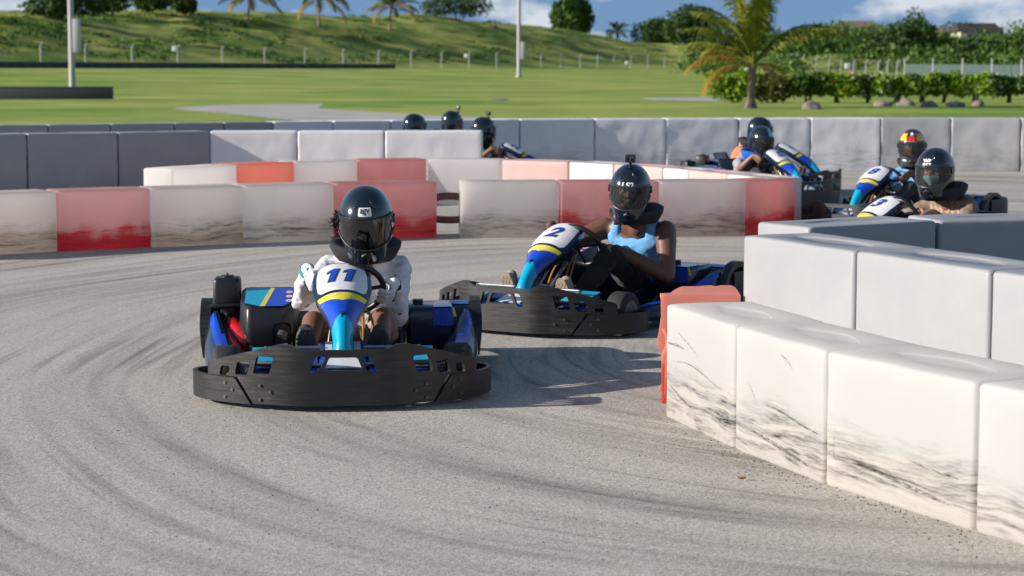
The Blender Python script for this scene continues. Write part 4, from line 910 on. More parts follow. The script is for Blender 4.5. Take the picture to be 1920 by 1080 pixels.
def make_kart():
    K = empty('go_kart'); A = MB
    # ---- front bumper
    main = [(-.44, .030), (.44, .030), (.53, .150), (.715, .148), (.715, .200), (.70, .212), (.31, .312), (.25, .314), (.195, .290), (-.195, .290), (-.25, .314), (-.31, .312), (-.70, .212), (-.715, .200), (-.715, .148), (-.53, .150)]
    def rp(cx, cz, w, h, sk, r=.012):   # rounded slanted slot
        P = [(-w / 2, -h / 2), (w / 2, -h / 2), (w / 2 + sk, h / 2), (-w / 2 + sk, h / 2)]; P = [(cx + a - sk / 2, cz + b) for a, b in P]; o = []
        for i in range(4):
            p0, p1, p2 = Vector((*P[i - 1], 0)), Vector((*P[i], 0)), Vector((*P[(i + 1) % 4], 0))
            a, b = p1 + (p0 - p1).normalized() * r, p1 + (p2 - p1).normalized() * r
            o += [tuple(a.xy), tuple((a * .25 + p1 * .5 + b * .25).xy), tuple(b.xy)]
        return o
    holes = []
    for cx, cz, w, h, sk in ((.605, .174, .055, .046, -.012), (.50, .191, .072, .062, -.018), (.385, .212, .088, .082, -.022), (.118, .222, .046, .076, -.03)):
        h1 = rp(cx, cz, w, h, sk); holes += [h1, mir(h1)]
    holes.append([(-.080, .196), (.080, .196), (.085, .204), (.066, .250), (.058, .255), (-.058, .255), (-.066, .250), (-.085, .204)])
    b = A(); b.sheet(main, holes, bump_fn(), 'black_bumper_plastic', .018, [-.70 + .04 * k for k in range(36)]); fb = b.build('front_bumper', K, angle=40)
    for sg in (-1, 1):
        end = [(.452, .026), (.80, .026), (1.22, .032), (1.22, .142), (.80, .146), (.545, .146)]
        end = end if sg == 1 else mir(end)
        b = A(); b.sheet(end, [], bump_fn(.003), 'black_bumper_plastic', .022, [sg * (.46 + .03 * k) for k in range(26)]); b.build('bumper_end', K, angle=40)
        for u, z in ((.60, .118), (.60, .052), (.555, .088), (.40, .118), (.40, .052), (.345, .09)):
            b = A()
            p, n = bump_fn(.004)(sg * u, z); q = n.to_track_quat('Z', 'Y').to_matrix()
            b.tube([p, p + n * .004], .0075, 'brass_bolt', 10); b.tube([p + n * .004, p + n * .006], .004, 'dull_steel', 8)
            b.build('bolt', fb)
    # inner bumper with stickers seen through the slots
    b = A(); b.tube([(-.56, .62, .13), (-.45, .80, .13), (-.2, .90, .13), (.2, .90, .13), (.45, .80, .13), (.56, .62, .13)], .016, 'dull_steel', 10)
    b.tube([(-.50, .62, .19), (-.40, .78, .20), (-.2, .86, .2), (.2, .86, .2), (.40, .78, .20), (.50, .62, .19)], .012, 'dull_steel', 10)
    for sg in (-1, 1):
        b.tube([(sg * .2, .9, .13), (sg * .2, .45, .06)], .016, 'dull_steel', 8); b.tube([(sg * .2, .86, .2), (sg * .2, .9, .13)], .012, 'dull_steel', 8)
    b.build('bumper_frame', K)
    b = A()
    def tray(x0, x1, y0, y1, z0, z1, m): b.add([(x0, y1, z0), (x1, y1, z0), (x1, y0, z1), (x0, y0, z1), (x0, y1 - .006, z0 - .006), (x1, y1 - .006, z0 - .006), (x1, y0, z1 - .008), (x0, y0, z1 - .008)], [(0, 1, 2, 3), (7, 6, 5, 4), (0, 4, 5, 1), (1, 5, 6, 2), (2, 6, 7, 3), (3, 7, 4, 0)], m)
    tray(-.105, .105, .62, .93, .185, .275, 'blue_vinyl'); tray(-.083, .083, .625, .928, .198, .280, 'white_vinyl')
    for sg in (-1, 1):
        tray(*sorted((sg * .12, sg * .19)), .66, .915, .175, .26, 'blue_vinyl')
        tray(*sorted((sg * .27, sg * .43)), .58, .80, .170, .225, 'blue_vinyl'); tray(*sorted((sg * .285, sg * .40)), .585, .797, .186, .236, 'white_vinyl'); tray(*sorted((sg * .27, sg * .43)), .58, .775, .21, .25, 'turquoise_vinyl')
    b.build('front_tray', K, smooth=False)
    # ---- front panel
    b = A(); NU, NV = 96, 260; us = [-1 + 2 * i / NU for i in range(NU + 1)]
    def pcol(u, v):
        a = abs(u)
        if a > .93 and v > .06: return 'navy_vinyl'
        if v > .578 and v < .955 and a < .86:
            # rounded white number board
            cx, cy = max(0, a - .68) / .18, max(0, abs(v - .766) - .135) / .054
            if cx * cx + cy * cy < 1.0: return 'white_vinyl'
            return 'navy_vinyl'
        if v >= .548: return 'navy_vinyl'
        if v > .455 + .055 * a: return 'yellow_vinyl'
        if v > .32 - .12 * a ** 1.5 - (.04 if a < .1 else 0): return 'blue_vinyl'
        return 'turquoise_vinyl'
    vs = [panel(u, j / NV)[0] for j in range(NV + 1) for u in us]; groups = {}
    for j in range(NV):
        for i in range(NU):
            k = j * (NU + 1) + i; groups.setdefault(pcol((us[i] + us[i + 1]) / 2, (j + .5) / NV), []).append((k, k + 1, k + NU + 2, k + NU + 1))
    off = len(b.v); b.v += [tuple(p) for p in vs]
    for m, fl in groups.items():
        mi = b.mi(m)
        for f in fl: b.f.append(f); b.m.append(mi)
    # skirt turned under
    rim = [panel(-1, j / NV) for j in range(NV + 1)] + [panel(u, 1) for u in us[1:]] + [panel(1, 1 - j / NV) for j in range(1, NV + 1)]
    L0 = [p for p, n in rim]; L1 = []
    for p, n in rim:
        inn = Vector((-p.x, 0, 0)) * .06; L1.append(p + inn + Vector((0, -.025, -.028)))
    L2 = [p + Vector((-p.x * .25, -.01, -.006)) for p in L1]
    b.loops([L0, L1, L2], 'navy_vinyl', False, False, closed=False)
    fp = b.build('front_panel', K, angle=60, fix=False)
    b = A(); p, n = panel(0, .315); b.tube([p, p + n * .006], .011, 'black_plastic', 12); b.tube([p + n * .006, p + n * .011], .007, 'dull_steel', 10); b.build('panel_bolt', fp)
    # faint script on the yellow band
    b = A(); rr = random.Random(4); x = -.055
    while x < .055:
        w = rr.uniform(.005, .011); h = rr.uniform(.006, .011); s = PLEN * (.525 - .012 * abs(x) / .055)
        b.add([panel_xy(x, s)[0] + panel_xy(x, s)[1] * .0015, panel_xy(x + w, s)[0] + panel_xy(x + w, s)[1] * .0015, panel_xy(x + w, s + h)[0] + panel_xy(x + w, s + h)[1] * .0015, panel_xy(x, s + h)[0] + panel_xy(x, s + h)[1] * .0015], [(0, 1, 2, 3)], 'white_vinyl'); x += w + .003
    b.build('sticker_script', fp, smooth=False, fix=False)
    b = A(); b.tube([(-.04, .50, .40), (-.04, .74, .19)], .011, 'steel', 10); b.tube([(.04, .50, .40), (.04, .74, .19)], .011, 'steel', 10); b.tube([(-.04, .50, .40), (.04, .50, .40)], .011, 'steel', 10); b.tube([(0, .46, .46), (0, .5, .40)], .012, 'steel', 8); b.build('panel_bracket', K)
    # ---- chassis
    b = A(); b.box((0, .22, .047), (.60, 1.02, .006), 'dark_engine', .002)
    for sg in (-1, 1): b.tube([(sg * .30, .86, .06), (sg * .32, .5, .055), (sg * .34, -.2, .055), (sg * .30, -.75, .075)], .016, 'black_plastic', 10)
    for y in (.80, .2, -.35, -.75): b.tube([(-.33, y, .06), (.33, y, .06)], .016, 'black_plastic', 10)
    for y in (.52,): b.tube([(-.46, y, .12), (-.32, y, .09), (.32, y, .09), (.46, y, .12)], .014, 'dull_steel', 8)
    b.tube([(-.55, -.62, .135), (.55, -.62, .135)], .02, 'steel', 12); b.build('chassis', K)
    # ---- wheels
    def wheel(x, y, R, w, name):
        b = A(); pr = [(-w / 2, R * .62), (-w / 2 - .004, R * .80), (-w * .42, R * .95), (-w * .34, R), (w * .34, R), (w * .42, R * .95), (w / 2 + .004, R * .80), (w / 2, R * .62)]
        b.loops([[(x + a, y + r * cos(2 * pi * k / 36), R + r * sin(2 * pi * k / 36)) for k in range(36)] for a, r in pr], 'tyre_rubber', False, False)
        wl_ = b.build(name, K, angle=50)
        b = A(); b.loops([[(x + a, y + r * cos(2 * pi * k / 24), R + r * sin(2 * pi * k / 24)) for k in range(24)] for a, r in ((-w / 2, R * .62), (-w * .3, R * .55), (-w * .2, R * .2), (w * .2, R * .2), (w * .3, R * .55), (w / 2, R * .62))], 'rim_metal', True, True); b.build('rim', wl_, angle=40)
    wheel(.555, .535, .128, .125, 'front_wheel'); wheel(-.555, .535, .128, .125, 'front_wheel'); wheel(.50, -.62, .14, .20, 'rear_wheel'); wheel(-.50, -.62, .14, .20, 'rear_wheel')
    # ---- side pods
    for sg in (-1, 1):
        b = A(); st = [(.36, .46, .56, .075, .10), (.32, .45, .61, .06, .135), (.22, .45, .65, .055, .15), (.05, .46, .68, .055, .165), (-.12, .49, .70, .055, .19), (-.26, .53, .705, .06, .23), (-.36, .57, .71, .07, .27), (-.44, .60, .71, .09, .295), (-.52, .62, .705, .14, .30)]
        ls = []
        for y, xi, xo, z0, z1 in st:
            w = xo - xi; ring = [(xi, z0), (xi + w * .5, z0), (xo - .012, z0), (xo, z0 + .015), (xo, lerp(z0, z1, .55)), (xo - .02, lerp(z0, z1, .82)), (xo - w * .32, z1 - .004), (xi + w * .42, z1), (xi + w * .15, lerp(z0, z1, .80)), (xi, lerp(z0, z1, .5))]
            ls.append([(sg * x, y, z) for x, z in ring])
        b.loops(ls, 'navy_plastic'); sp = b.build('side_pod', K, angle=50)
        # blue stickers along the crest
        b = A()
        def crest(y, t, d=.004):
            for (q0, q1) in zip(st, st[1:]):
                if q1[0] <= y <= q0[0]:
                    k = (q0[0] - y) / (q0[0] - q1[0]); xi, xo, z0, z1 = [lerp(q0[i], q1[i], k) for i in range(1, 5)]; w = xo - xi
                    P = [(xo + d, lerp(z0, z1, .52)), (xo - .02 + d, lerp(z0, z1, .82) + d * .6), (xo - w * .32, z1 - .004 + d), (xi + w * .42, z1 + d), (xi + w * .15, lerp(z0, z1, .80) + d)]
                    q = t * 4; i = min(3, int(q)); f = q - i
                    return Vector((sg * lerp(P[i][0], P[i + 1][0], f), y, lerp(P[i][1], P[i + 1][1], f)))
        for y0, y1, t0, t1, m in ((.28, -.20, .40, .70, 'blue_vinyl'), (-.16, -.44, .30, .62, 'blue_vinyl')):
            g = [[crest(lerp(y0, y1, i / 12), lerp(t0 + .1 * (1 - i / 12), t1, j / 6)) for j in range(7)] for i in range(13)]
            b.loops(g, m, False, False, closed=False)
        b.build('sticker', sp, fix=False)
        # arched rear wheel cover
        b = A(); ls = []
        for x in (.46, .50, .70, .72):
            R = .175 if x not in (.46, .72) else .165
            ls.append([(sg * x, -.62 + R * cos(pi * k / 14) * 1.05, .15 + R * sin(pi * k / 14)) for k in range(15)])
        b.loops(ls, 'navy_plastic', False, False, closed=False); cv = b.build('wheel_cover', K, angle=50)
        b = A(); b.loops([[(sg * x, -.62 + .179 * cos(a) * 1.05, .15 + .179 * sin(a)) for a in (1.2, 1.5, 1.8, 2.1)] for x in (.53, .60, .68)], 'blue_vinyl', False, False, closed=False); b.build('sticker', cv, fix=False)
    # ---- rear bumper
    path = crom([(-.70, -.58, 0), (-.72, -.80, 0), (-.68, -.93, 0), (-.58, -.985, 0), (0, -1.0, 0), (.58, -.985, 0), (.68, -.93, 0), (.72, -.80, 0), (.70, -.58, 0)], 8)
    b = A(); ls = []
    for i, p in enumerate(path):
        d = (path[min(i + 1, len(path) - 1)] - path[max(i - 1, 0)]).normalized(); n = Vector((d.y, -d.x, 0)); zt = .235 + .06 * sstep(.35, .6, abs(p.x))
        ls.append([p + n * a + Vector((0, 0, z)) for a, z in ((.0, .05), (.028, .06), (.036, .10), (.036, zt - .05), (.028, zt - .01), (0, zt), (-.018, zt - .02), (-.018, .07))])
    b.loops(ls, 'black_bumper_plastic'); b.build('rear_bumper', K, angle=45)
    for sg in (-1, 1):
        arch = crom([(sg * .70, -.42, .06), (sg * .715, -.44, .20), (sg * .715, -.52, .30), (sg * .715, -.63, .335), (sg * .715, -.74, .30), (sg * .715, -.80, .22), (sg * .70, -.82, .07)], 7)
        b = A(); ls = []
        for i, p in enumerate(arch):
            d = (arch[min(i + 1, len(arch) - 1)] - arch[max(i - 1, 0)]).normalized(); n = Vector((0, -d.z, d.y))
            ls.append([p + n * a + Vector((x, 0, 0)) for a, x in ((-.018, -.028), (.018, -.028), (.022, 0), (.018, .028), (-.018, .028))])
        b.loops(ls, 'black_bumper_plastic'); b.box((sg * .708, -.63, .17), (.012, .34, .2), 'black_bumper_plastic', .004); b.build('side_guard', K, angle=40)
    # ---- seat
    prof = crom([(0, .06, .085), (0, -.06, .062), (0, -.22, .058), (0, -.36, .085), (0, -.46, .19), (0, -.53, .32), (0, -.575, .43), (0, -.585, .475)], 5); ls = []
    for i, p in enumerate(prof):
        t = i / (len(prof) - 1); w = .185 + .02 * sin(pi * t); hs = .10 + .10 * sin(pi * min(1, t * 1.25)) ** 2 - .10 * t
        d = (prof[min(i + 1, len(prof) - 1)] - prof[max(i - 1, 0)]).normalized(); n = Vector((0, d.z * -1, d.y)); n = n if n.z >= 0 or n.y > 0 else -n; n = Vector((0, -d.z, d.y)) * (-1 if False else 1)
        n = Vector((0, max(0, d.z), abs(d.y))).normalized()
        ls.append([p + Vector((-.10 + w * sx, 0, 0)) + n * hs * hh for sx, hh in ((-1.07, 1.0), (-1.06, .9), (-1.0, .45), (-.85, .1), (-.5, 0), (0, 0), (.5, 0), (.85, .1), (1.0, .45), (1.06, .9), (1.07, 1.0))])
    b = A(); b.loops(ls, 'navy_plastic', False, False, closed=False); so_ = b.build('seat', K, angle=70, fix=False)
    md = so_.modifiers.new('t', 'SOLIDIFY'); md.thickness = .014; md.offset = 0
    b = A(); b.tube([l[0] for l in ls] + [l[10] for l in reversed(ls)], .012, 'navy_plastic', 8); b.build('seat_rim', so_)
    # ---- engine side (right)
    b = A(); b.box((.40, -.42, .17), (.20, .26, .20), 'dark_engine', .02)
    for k in range(7): b.box((.40, -.27, .10 + .022 * k), (.19, .05, .008), 'dull_steel', .002)
    b.tube([(.33, -.30, .12), (.33, -.26, .12)], .05, 'dull_steel', 16); b.tube([(.47, -.28, .13), (.47, -.24, .13)], .03, 'steel', 12); b.box((.385, -.24, .19), (.06, .05, .05), 'steel', .01); b.build('engine', K, angle=40)
    b = A(); ls = []
    for z, s, dy in ((.105, .88, -.005), (.12, .93, 0), (.25, 1.0, 0), (.335, .97, -.004), (.352, .94, -.01), (.36, .88, -.016)):
        cx, cy, w, d = .375, -.35, .31 * s, .36 * s
        ring = [(-.5, -.5), (.5, -.5), (.5, .18), (.36, .5), (-.26, .5), (-.5, .34)]; rr_ = []
        for i in range(6):
            p0, p1, p2 = Vector((*ring[i - 1], 0)), Vector((*ring[i], 0)), Vector((*ring[(i + 1) % 6], 0))
            rr_ += [p1 + (p0 - p1) * .12, p1 + (p0 - p1) * .03 + (p2 - p1) * .03, p1 + (p2 - p1) * .12]
        ls.append([(cx + p.x * w, cy + p.y * d + dy, z + (.06 * (.5 - p.y) if z > .3 else 0)) for p in rr_])
    b.loops(ls, 'black_plastic'); ec = b.build('engine_cover', K, angle=45)
    b = A()
    def top(m, pts, z=.3635): b.add([(x, y, z - .0005 + .06 * (.5 - (y + .366) / .317)) for x, y in pts], [tuple(range(len(pts)))], m)
    top('turquoise_vinyl', [(.42, -.185), (.50, -.24), (.50, -.50), (.37, -.50), (.395, -.36)]); top('yellow_vinyl', [(.395, -.185), (.42, -.185), (.395, -.36), (.37, -.50), (.35, -.50)]); top('blue_vinyl', [(.395, -.185), (.35, -.50), (.25, -.50), (.25, -.27), (.30, -.185)])
    for k in range(3):
        c = (.272, -.27 - .075 * k); n = 16; zc = .364 + .06 * (.5 - (c[1] + .366) / .317)
        b.add([(c[0] + .022 * cos(6.283 * i / n), c[1] + .026 * sin(6.283 * i / n), zc - .189 * .026 * sin(6.283 * i / n)) for i in range(n)], [tuple(range(n))], 'red_paint'); b.add([(c[0] + .016 * cos(6.283 * i / n), c[1] + .019 * sin(6.283 * i / n), zc + .001 - .189 * .019 * sin(6.283 * i / n)) for i in range(n)], [tuple(range(n))], 'letter_white')
        b.box((c[0], c[1], zc + .002), (.026, .005, .0008), 'red_paint' if k else 'letter_black', 0, Matrix.Rotation(.7, 3, 'Z'))
    b.build('cover_sticker', ec, smooth=False, fix=False)
    b = A(); b.box((.305, -.178, .20), (.10, .02, .15), 'dark_engine', .03); b.tube([(.30, -.17, .22), (.31, -.155, .20)], .028, 'dull_steel', 12); b.tube([(.28, -.17, .16), (.33, -.165, .15)], .012, 'steel', 8); b.build('cover_opening', ec)
    b = A(); b.hull([((.505, -.26, .16), .05), ((.545, -.34, .20), .055), ((.57, -.44, .22), .05)], 'red_paint', 3)
    for k in range(6):
        t = k / 5; b.tube([(lerp(.53, .60, t), lerp(-.27, -.45, t), lerp(.22, .285, t)), (lerp(.57, .63, t), lerp(-.25, -.43, t), lerp(.16, .21, t))], .006, 'black_plastic', 6)
    b.tube([(.49, -.20, .125), (.465, -.17, .15)], .013, 'dull_steel', 8); b.build('starter_cover', K)
    b = A(); b.box((.60, -.52, .405), (.15, .15, .145), 'black_plastic', .02, taper=.93, seg=3); b.box((.60, -.52, .333), (.165, .165, .022), 'black_plastic', .008); b.tube([(.60, -.52, .476), (.60, -.52, .487)], .034, 'black_plastic', 14); b.tube([(.60, -.52, .487), (.60, -.52, .50)], .006, 'dull_steel', 6); af = b.build('air_filter', K, angle=45)
    b = A(); b.box((.60, -.52, .28), (.075, .075, .09), 'dark_engine', .01); b.tube([(.60, -.48, .29), (.60, -.47, .20), (.52, -.45, .17)], .022, 'black_plastic', 10); b.tube([(.64, -.5, .27), (.68, -.44, .25), (.69, -.5, .20)], .012, 'black_plastic', 8); b.build('intake', K)
    # ---- tank side (left)
    b = A(); ls = []
    for z, s in ((.10, .92), (.115, .97), (.30, 1.0), (.325, .97), (.335, .9)):
        ls.append([(-.46 + .25 * s * x, -.42 + .34 * s * y, z) for x, y in ((-.5, -.42), (-.42, -.5), (.42, -.5), (.5, -.42), (.5, .42), (.42, .5), (-.42, .5), (-.5, .42))])
    b.loops(ls, 'navy_plastic'); b.tube([(-.40, -.42, .333), (-.40, -.42, .36)], .03, 'black_plastic', 14); tk = b.build('fuel_tank', K, angle=40)
    b = A(); b.box((-.525, -.247, .285), (.10, .004, .09), 'blue_vinyl'); b.box((-.585, -.2445, .31), (.012, .003, .05), 'yellow_vinyl', 0, Matrix.Rotation(.25, 3, 'Y')); b.box((-.525, -.32, .338), (.10, .15, .004), 'blue_vinyl'); b.build('sticker', tk, smooth=False)
    # ---- steering
    WC_ = Vector((-.045, .20, .485)); nW = Vector((0, -.80, .60)).normalized(); upW = Vector((0, .60, .80)).normalized()
    b = A(); pts = []
    for k in range(48):
        a = 2 * pi * k / 48; x_ = cos(a); y_ = sin(a)
        flat = 1.0 if y_ < .86 else 1.0 - .06 * (y_ - .86) / .14
        pts.append(WC_ + Vector((1, 0, 0)) * x_ * .162 + upW * y_ * .158 * flat)
    b.tube(pts, .0155, 'black_plastic', 12, closed=True); sw = b.build('steering_wheel', K)
    b = A()
    for a in (0.1, pi - .1, 1.5 * pi): b.tube([WC_ - nW * .02, WC_ + Vector((1, 0, 0)) * cos(a) * .155 + upW * sin(a) * .152], .010, 'black_plastic', 8)
    b.tube([WC_ + nW * .004, WC_ - nW * .045], .032, 'black_plastic', 14); b.build('wheel_spokes', sw)
    b = A(); b.tube([WC_ - nW * .03, WC_ - nW * .16], .022, 'navy_plastic', 12); b.tube([WC_ - nW * .16, (-.02, .66, .10)], .012, 'steel', 12); b.tube([WC_ - nW * .17, WC_ - nW * .2], .019, 'steel', 12); b.build('steering_column', K)
    b = A()
    for k, (sx, sy) in enumerate(((.03, 0), (.05, .03), (-.03, .02), (-.055, .05))):
        b.tube(crom([WC_ - nW * .07 + Vector((sx * .4, 0, 0)), (-.045 + sx * 1.8, .38 + sy, .36), (-.03 + sx * 2.0, .46 + sy, .20), (-.02 + sx * 1.2, .50, .10)], 6), .006, 'hose_brown' if k % 2 else 'cable_orange', 7)
    for sx in (.0, .03, .06): b.tube(crom([(.03 + sx, .50, .09), (.035 + sx, .50, .20), (.02 + sx, .44, .235), (0 + sx, .40, .20), (.0 + sx, .40, .09)], 6), .008, 'hose_brown', 8)
    b.hull([((-.10, .45, .22), .028), ((-.10, .42, .30), .02)], 'black_plastic'); b.hull([((.11, .47, .18), .04), ((.12, .42, .17), .04)], 'dark_engine'); b.build('hoses', K)
    for sg in (-1, 1):
        b = A(); b.tube([(sg * .10, .70, .262), (sg * .36, .70, .262)], .0095, 'steel', 10); b.tube([(sg * .10, .70, .262), (sg * .10, .70, .08)], .011, 'dull_steel', 8); b.tube([(sg * .355, .70, .262), (sg * .365, .70, .255)], .015, 'dull_steel', 10)
        b.tube([(sg * .17, .66, .08), (sg * .17, .69, .26)], .010, 'dull_steel', 8)
        b.build('pedal', K)
    return K, fp
def number_on(fp, txt):
    b = MB(); s0 = PLEN * .768
    for off, m, lift in ((.011, 'gold_line', .0014), (.006, 'letter_black', .0024), (.001, 'blue_vinyl', .0034)):
        # kart right (+x) is picture left when the kart faces the camera: the text runs towards -x
        fn = lambda x, y: panel_xy(-x, s0 + y)
        if txt == '11':
            e = off * .62
            for cx in (-.040, .040):
                ol = [(-.013 - e, -.056 - e), (.013 + e, -.056 - e), (.013 + e, .056 + e), (-.006 - e, .056 + e), (-.034 - e, .040), (-.034 - e, .022 - e), (-.013 - e, .030 - e)]
                ol = [(x + cx + .22 * y, y) for x, y in ol]
                b.sheet(ol, [], lambda u, v: (fn(u, v)[0] + fn(u, v)[1] * lift, fn(u, v)[1]), m, 0, [-.09 + .012 * k for k in range(16)], [-.06 + .012 * k for k in range(11)])
        else: text_on(b, txt, .155, fn, m, shear=.22, offset=off * .75, step=.012, lift=lift, sx=1.15)
    return b.build('number', fp, smooth=False, fix=False)
PROTO, _fp = make_kart()
KARTS = {}
def place_kart(key, x, d, psi, txt, label, first=False):
    """x, d: ground point under the middle of the front bumper; psi: heading turned towards picture left from facing the camera"""
    K = PROTO if first else copy_tree(PROTO)
    f = Vector((-sin(psi), -cos(psi), 0)); K.location = Vector((x, d, .004)) - f * 1.0; K.rotation_euler = (0, 0, pi - psi)
    tag(K, label, 'go-kart', 'racing go-karts on the track'); KARTS[key] = (K, txt); return K
place_kart('11', -.775, 9.34, radians(-5.0), '11', 'blue and black go-kart number 11 leading the pack at the front', True)
place_kart('2', -.065, 12.0, radians(33), '2', 'blue and black go-kart number 2 turning just behind the leading kart')
place_kart('3', 2.22, 14.8, radians(55), '3', 'go-kart with number 3 on its white board, half hidden behind the grey barrier')
place_kart('8', 3.07, 19.2, radians(41), '8', 'go-kart number 8 with its scuffed grey bumper left of the number 3 board')
place_kart('5', 3.38, 22.95, radians(-33), '5', 'go-kart number 5 heading right behind the red corner block')
place_kart('4', 3.98, 25.2, radians(-62), '4', 'go-kart number 4 by the far grey wall, ahead of the orange-shirted driver')
place_kart('7', .62, 25.45, radians(-75), '22', 'go-kart whose nose sticks out past the end of the tall grey wall')
place_kart('a', .17, 28.1, radians(-78), '', 'go-kart under the helmet with a camera that peeks over the grey wall')
place_kart('b', -.30, 26.75, radians(-76), '', 'go-kart under the leftmost helmet that peeks over the grey wall')
for k_, (K, txt) in KARTS.items():
    if txt:
        f_ = [c for c in K.children if c.name.startswith('front_panel')][0]; number_on(f_, txt)
# ================================================================== DRIVERS (kart-local coordinates: x driver's right, y forward)
WCT = Vector((-.045, .20, .485)); NWH = Vector((0, -.80, .60)).normalized(); UPW = Vector((0, .60, .80)).normalized(); XW = Vector((1, 0, 0))
def V(*a): return Vector(a)
def lerp(a, b, t): return a + (b - a) * t
def hand_parts(a, sg, k=1.0):
    """sg +1 right hand, -1 left; returns (limb chains, wrist)"""
    R = XW * cos(a) + UPW * sin(a); T = (XW * -sin(a) + UPW * cos(a)) * sg; N = NWH
    P = WCT + XW * cos(a) * .162 + UPW * sin(a) * .158
    ch = []
    for i, o in enumerate((.036, .0125, -.0115, -.034)):
        ln = (1.0, 1.08, 1.02, .86)[i]; Pi = P + T * o
        ch.append(([Pi + R * .042 * k + N * .006, Pi + R * .040 * ln - N * .024, Pi + R * .008 - N * .036 * ln, Pi - R * .022 * ln - N * .022], [.0112 * k, .0105 * k, .0098 * k, .0085 * k]))
    ch.append(([P + T * .022 + R * .044 + N * .026, P + T * .048 + R * .022 + N * .034, P + T * .058 - R * .006 + N * .030, P + T * .058 - R * .022 + N * .024], [.0135, .0125, .011, .009]))
    palm = [(P + T * .030 + R * .044 + N * .008, .016), (P - T * .030 + R * .043 + N * .008, .015), (P + T * .018 + R * .052 + N * .052, .019), (P - T * .022 + R * .052 + N * .050, .018)]
    wrist = P + R * .060 + N * .085 - T * .012
    return ch, palm, wrist
def helmet(root, hc, yaw, pitch, roll, sc, style, shell='helmet_gloss', visor='visor_clear', text=None, cam_on=None):
    R = (Matrix.Rotation(yaw, 3, 'Z') @ Matrix.Rotation(-pitch, 3, 'X') @ Matrix.Rotation(roll, 3, 'Y'))
    def X(p): return hc + R @ (Vector(p) * sc)
    A0, B0, ZT, ZB = .126, .158, .152, -.176
    def surf(az, z, off=0.0):
        if z >= 0: f = max(0, 1 - (z / ZT) ** 2.15) ** .5
        else: f = 1 - .20 * (z / ZB) ** 2 * (1.0)
        ca, sa = cos(az), sin(az)
        e = 2 / 2.15; cx = abs(sa) ** e * (1 if sa > 0 else -1); cy = abs(ca) ** e * (1 if ca > 0 else -1)
        y = B0 * f * cy
        if ca > 0: y += .022 * sstep(.03, ZB, z) * ca
        else: y *= (.92 if z < 0 else 1) + (0 if z < 0 else -.08 * (1 - z / ZT))
        p = Vector((A0 * f * cx, y, z)); c = Vector((0, .0, min(max(z, -.12), .05) * .6)); n = Vector((p.x / A0 ** 2, p.y / B0 ** 2, max(z, 0) / ZT ** 2)).normalized()
        return p + n * off
    NAZ = 72; VA = radians(78)
    def zu(az): return .040 - .012 * min(1, (abs(az) / VA)) ** 2
    def zl(az): return -.088 + .062 * min(1.0, (abs(az) / VA)) ** 2.2
    rows = [(k / 14, 0) for k in range(15)] + [(k / 10, 1) for k in range(1, 11)] + [(k / 8, 2) for k in range(1, 9)]
    def zz(t, seg, az):
        u, l = zu(az), zl(az)
        if seg == 0: return lerp(ZT * .999, u, 1 - (1 - t) ** 1.0) if t < 1 else u
        if seg == 1: return lerp(u, l, t)
        zb = ZB + .045 * (1 - cos(az)) / 2
        return lerp(l, zb, t)
    az_ = [-pi + 2 * pi * i / NAZ for i in range(NAZ)]
    grid = []
    for t, sgm in rows:
        r_ = []
        for az in az_:
            z = zz(t, sgm, az)
            if sgm == 0: z = u_ = lerp(zu(az), ZT * .9995, cos((t) * pi / 2)) if t > 0 else ZT * .9995
            r_.append(z)
        grid.append(r_)
    b = MB(); cols = {}
    vs = [X(surf(az, grid[i][j])) for i in range(len(rows)) for j, az in enumerate(az_)]
    off = len(b.v); b.v += [tuple(v) for v in vs]
    for i in range(len(rows) - 1):
        for j in range(NAZ):
            a = (az_[j] + pi / NAZ); z = (grid[i][j] + grid[i + 1][j]) / 2
            if rows[i + 1][1] == 1 and abs(a) < VA: continue
            m = shell
            if style == 'multi':
                aa = abs(a)
                if z > .045:
                    if .34 < aa < 1.25 and .055 < z < .125: m = 'helmet_yellow' if .42 < aa < 1.15 and .062 < z < .118 else 'helmet_red'
                    elif aa < .22 and .05 < z < .10: m = 'helmet_red'
                elif z < -.09: m = 'helmet_grey'
            elif style == 'cyan' and z > .06 and -.75 < a < .1 and z < .13: m = 'helmet_cyan'
            mi = b.mi(m); n = NAZ; b.f.append((i * n + j, i * n + (j + 1) % n, (i + 1) * n + (j + 1) % n, (i + 1) * n + j)); b.m.append(mi)
    n0 = 0; b.f.append(tuple(range(NAZ - 1, -1, -1))); b.m.append(b.mi(shell))
    # closed underside around the neck
    lip = [X(surf(az, grid[-1][j]) * 1.0) for j, az in enumerate(az_)]; inn = [X(Vector((surf(az, grid[-1][j]).x * .72, surf(az, grid[-1][j]).y * .72, grid[-1][j] + .02))) for j, az in enumerate(az_)]
    b.loops([lip, inn], 'helmet_matte', False, False)
    # inner lining seen through the visor
    ins = [[X(surf(az, z) * (.90)) for az in [-VA * 1.15 + 2.3 * VA * k / 24 for k in range(25)]] for z in (.035, .052)]
    for edge in (zu, zl):
        o1 = [X(surf(az, edge(az))) for az in [-VA + 2 * VA * k / 30 for k in range(31)]]; o2 = [X(Vector((surf(az, edge(az)).x * .86, surf(az, edge(az)).y * .86, edge(az)))) for az in [-VA + 2 * VA * k / 30 for k in range(31)]]
        b.loops([o1, o2], 'brace_foam', False, False, closed=False)
    back = [[X(Vector((surf(az, z).x * .86, surf(az, z).y * .86, z))) for az in [VA * .95 + (2 * pi - 1.9 * VA) * k / 24 for k in range(25)]] for z in (.05, -.06)]
    b.loops(back, 'brace_foam', False, False, closed=False)
    H = b.build('helmet', root, angle=60, fix=False)
    b = MB(); g = []
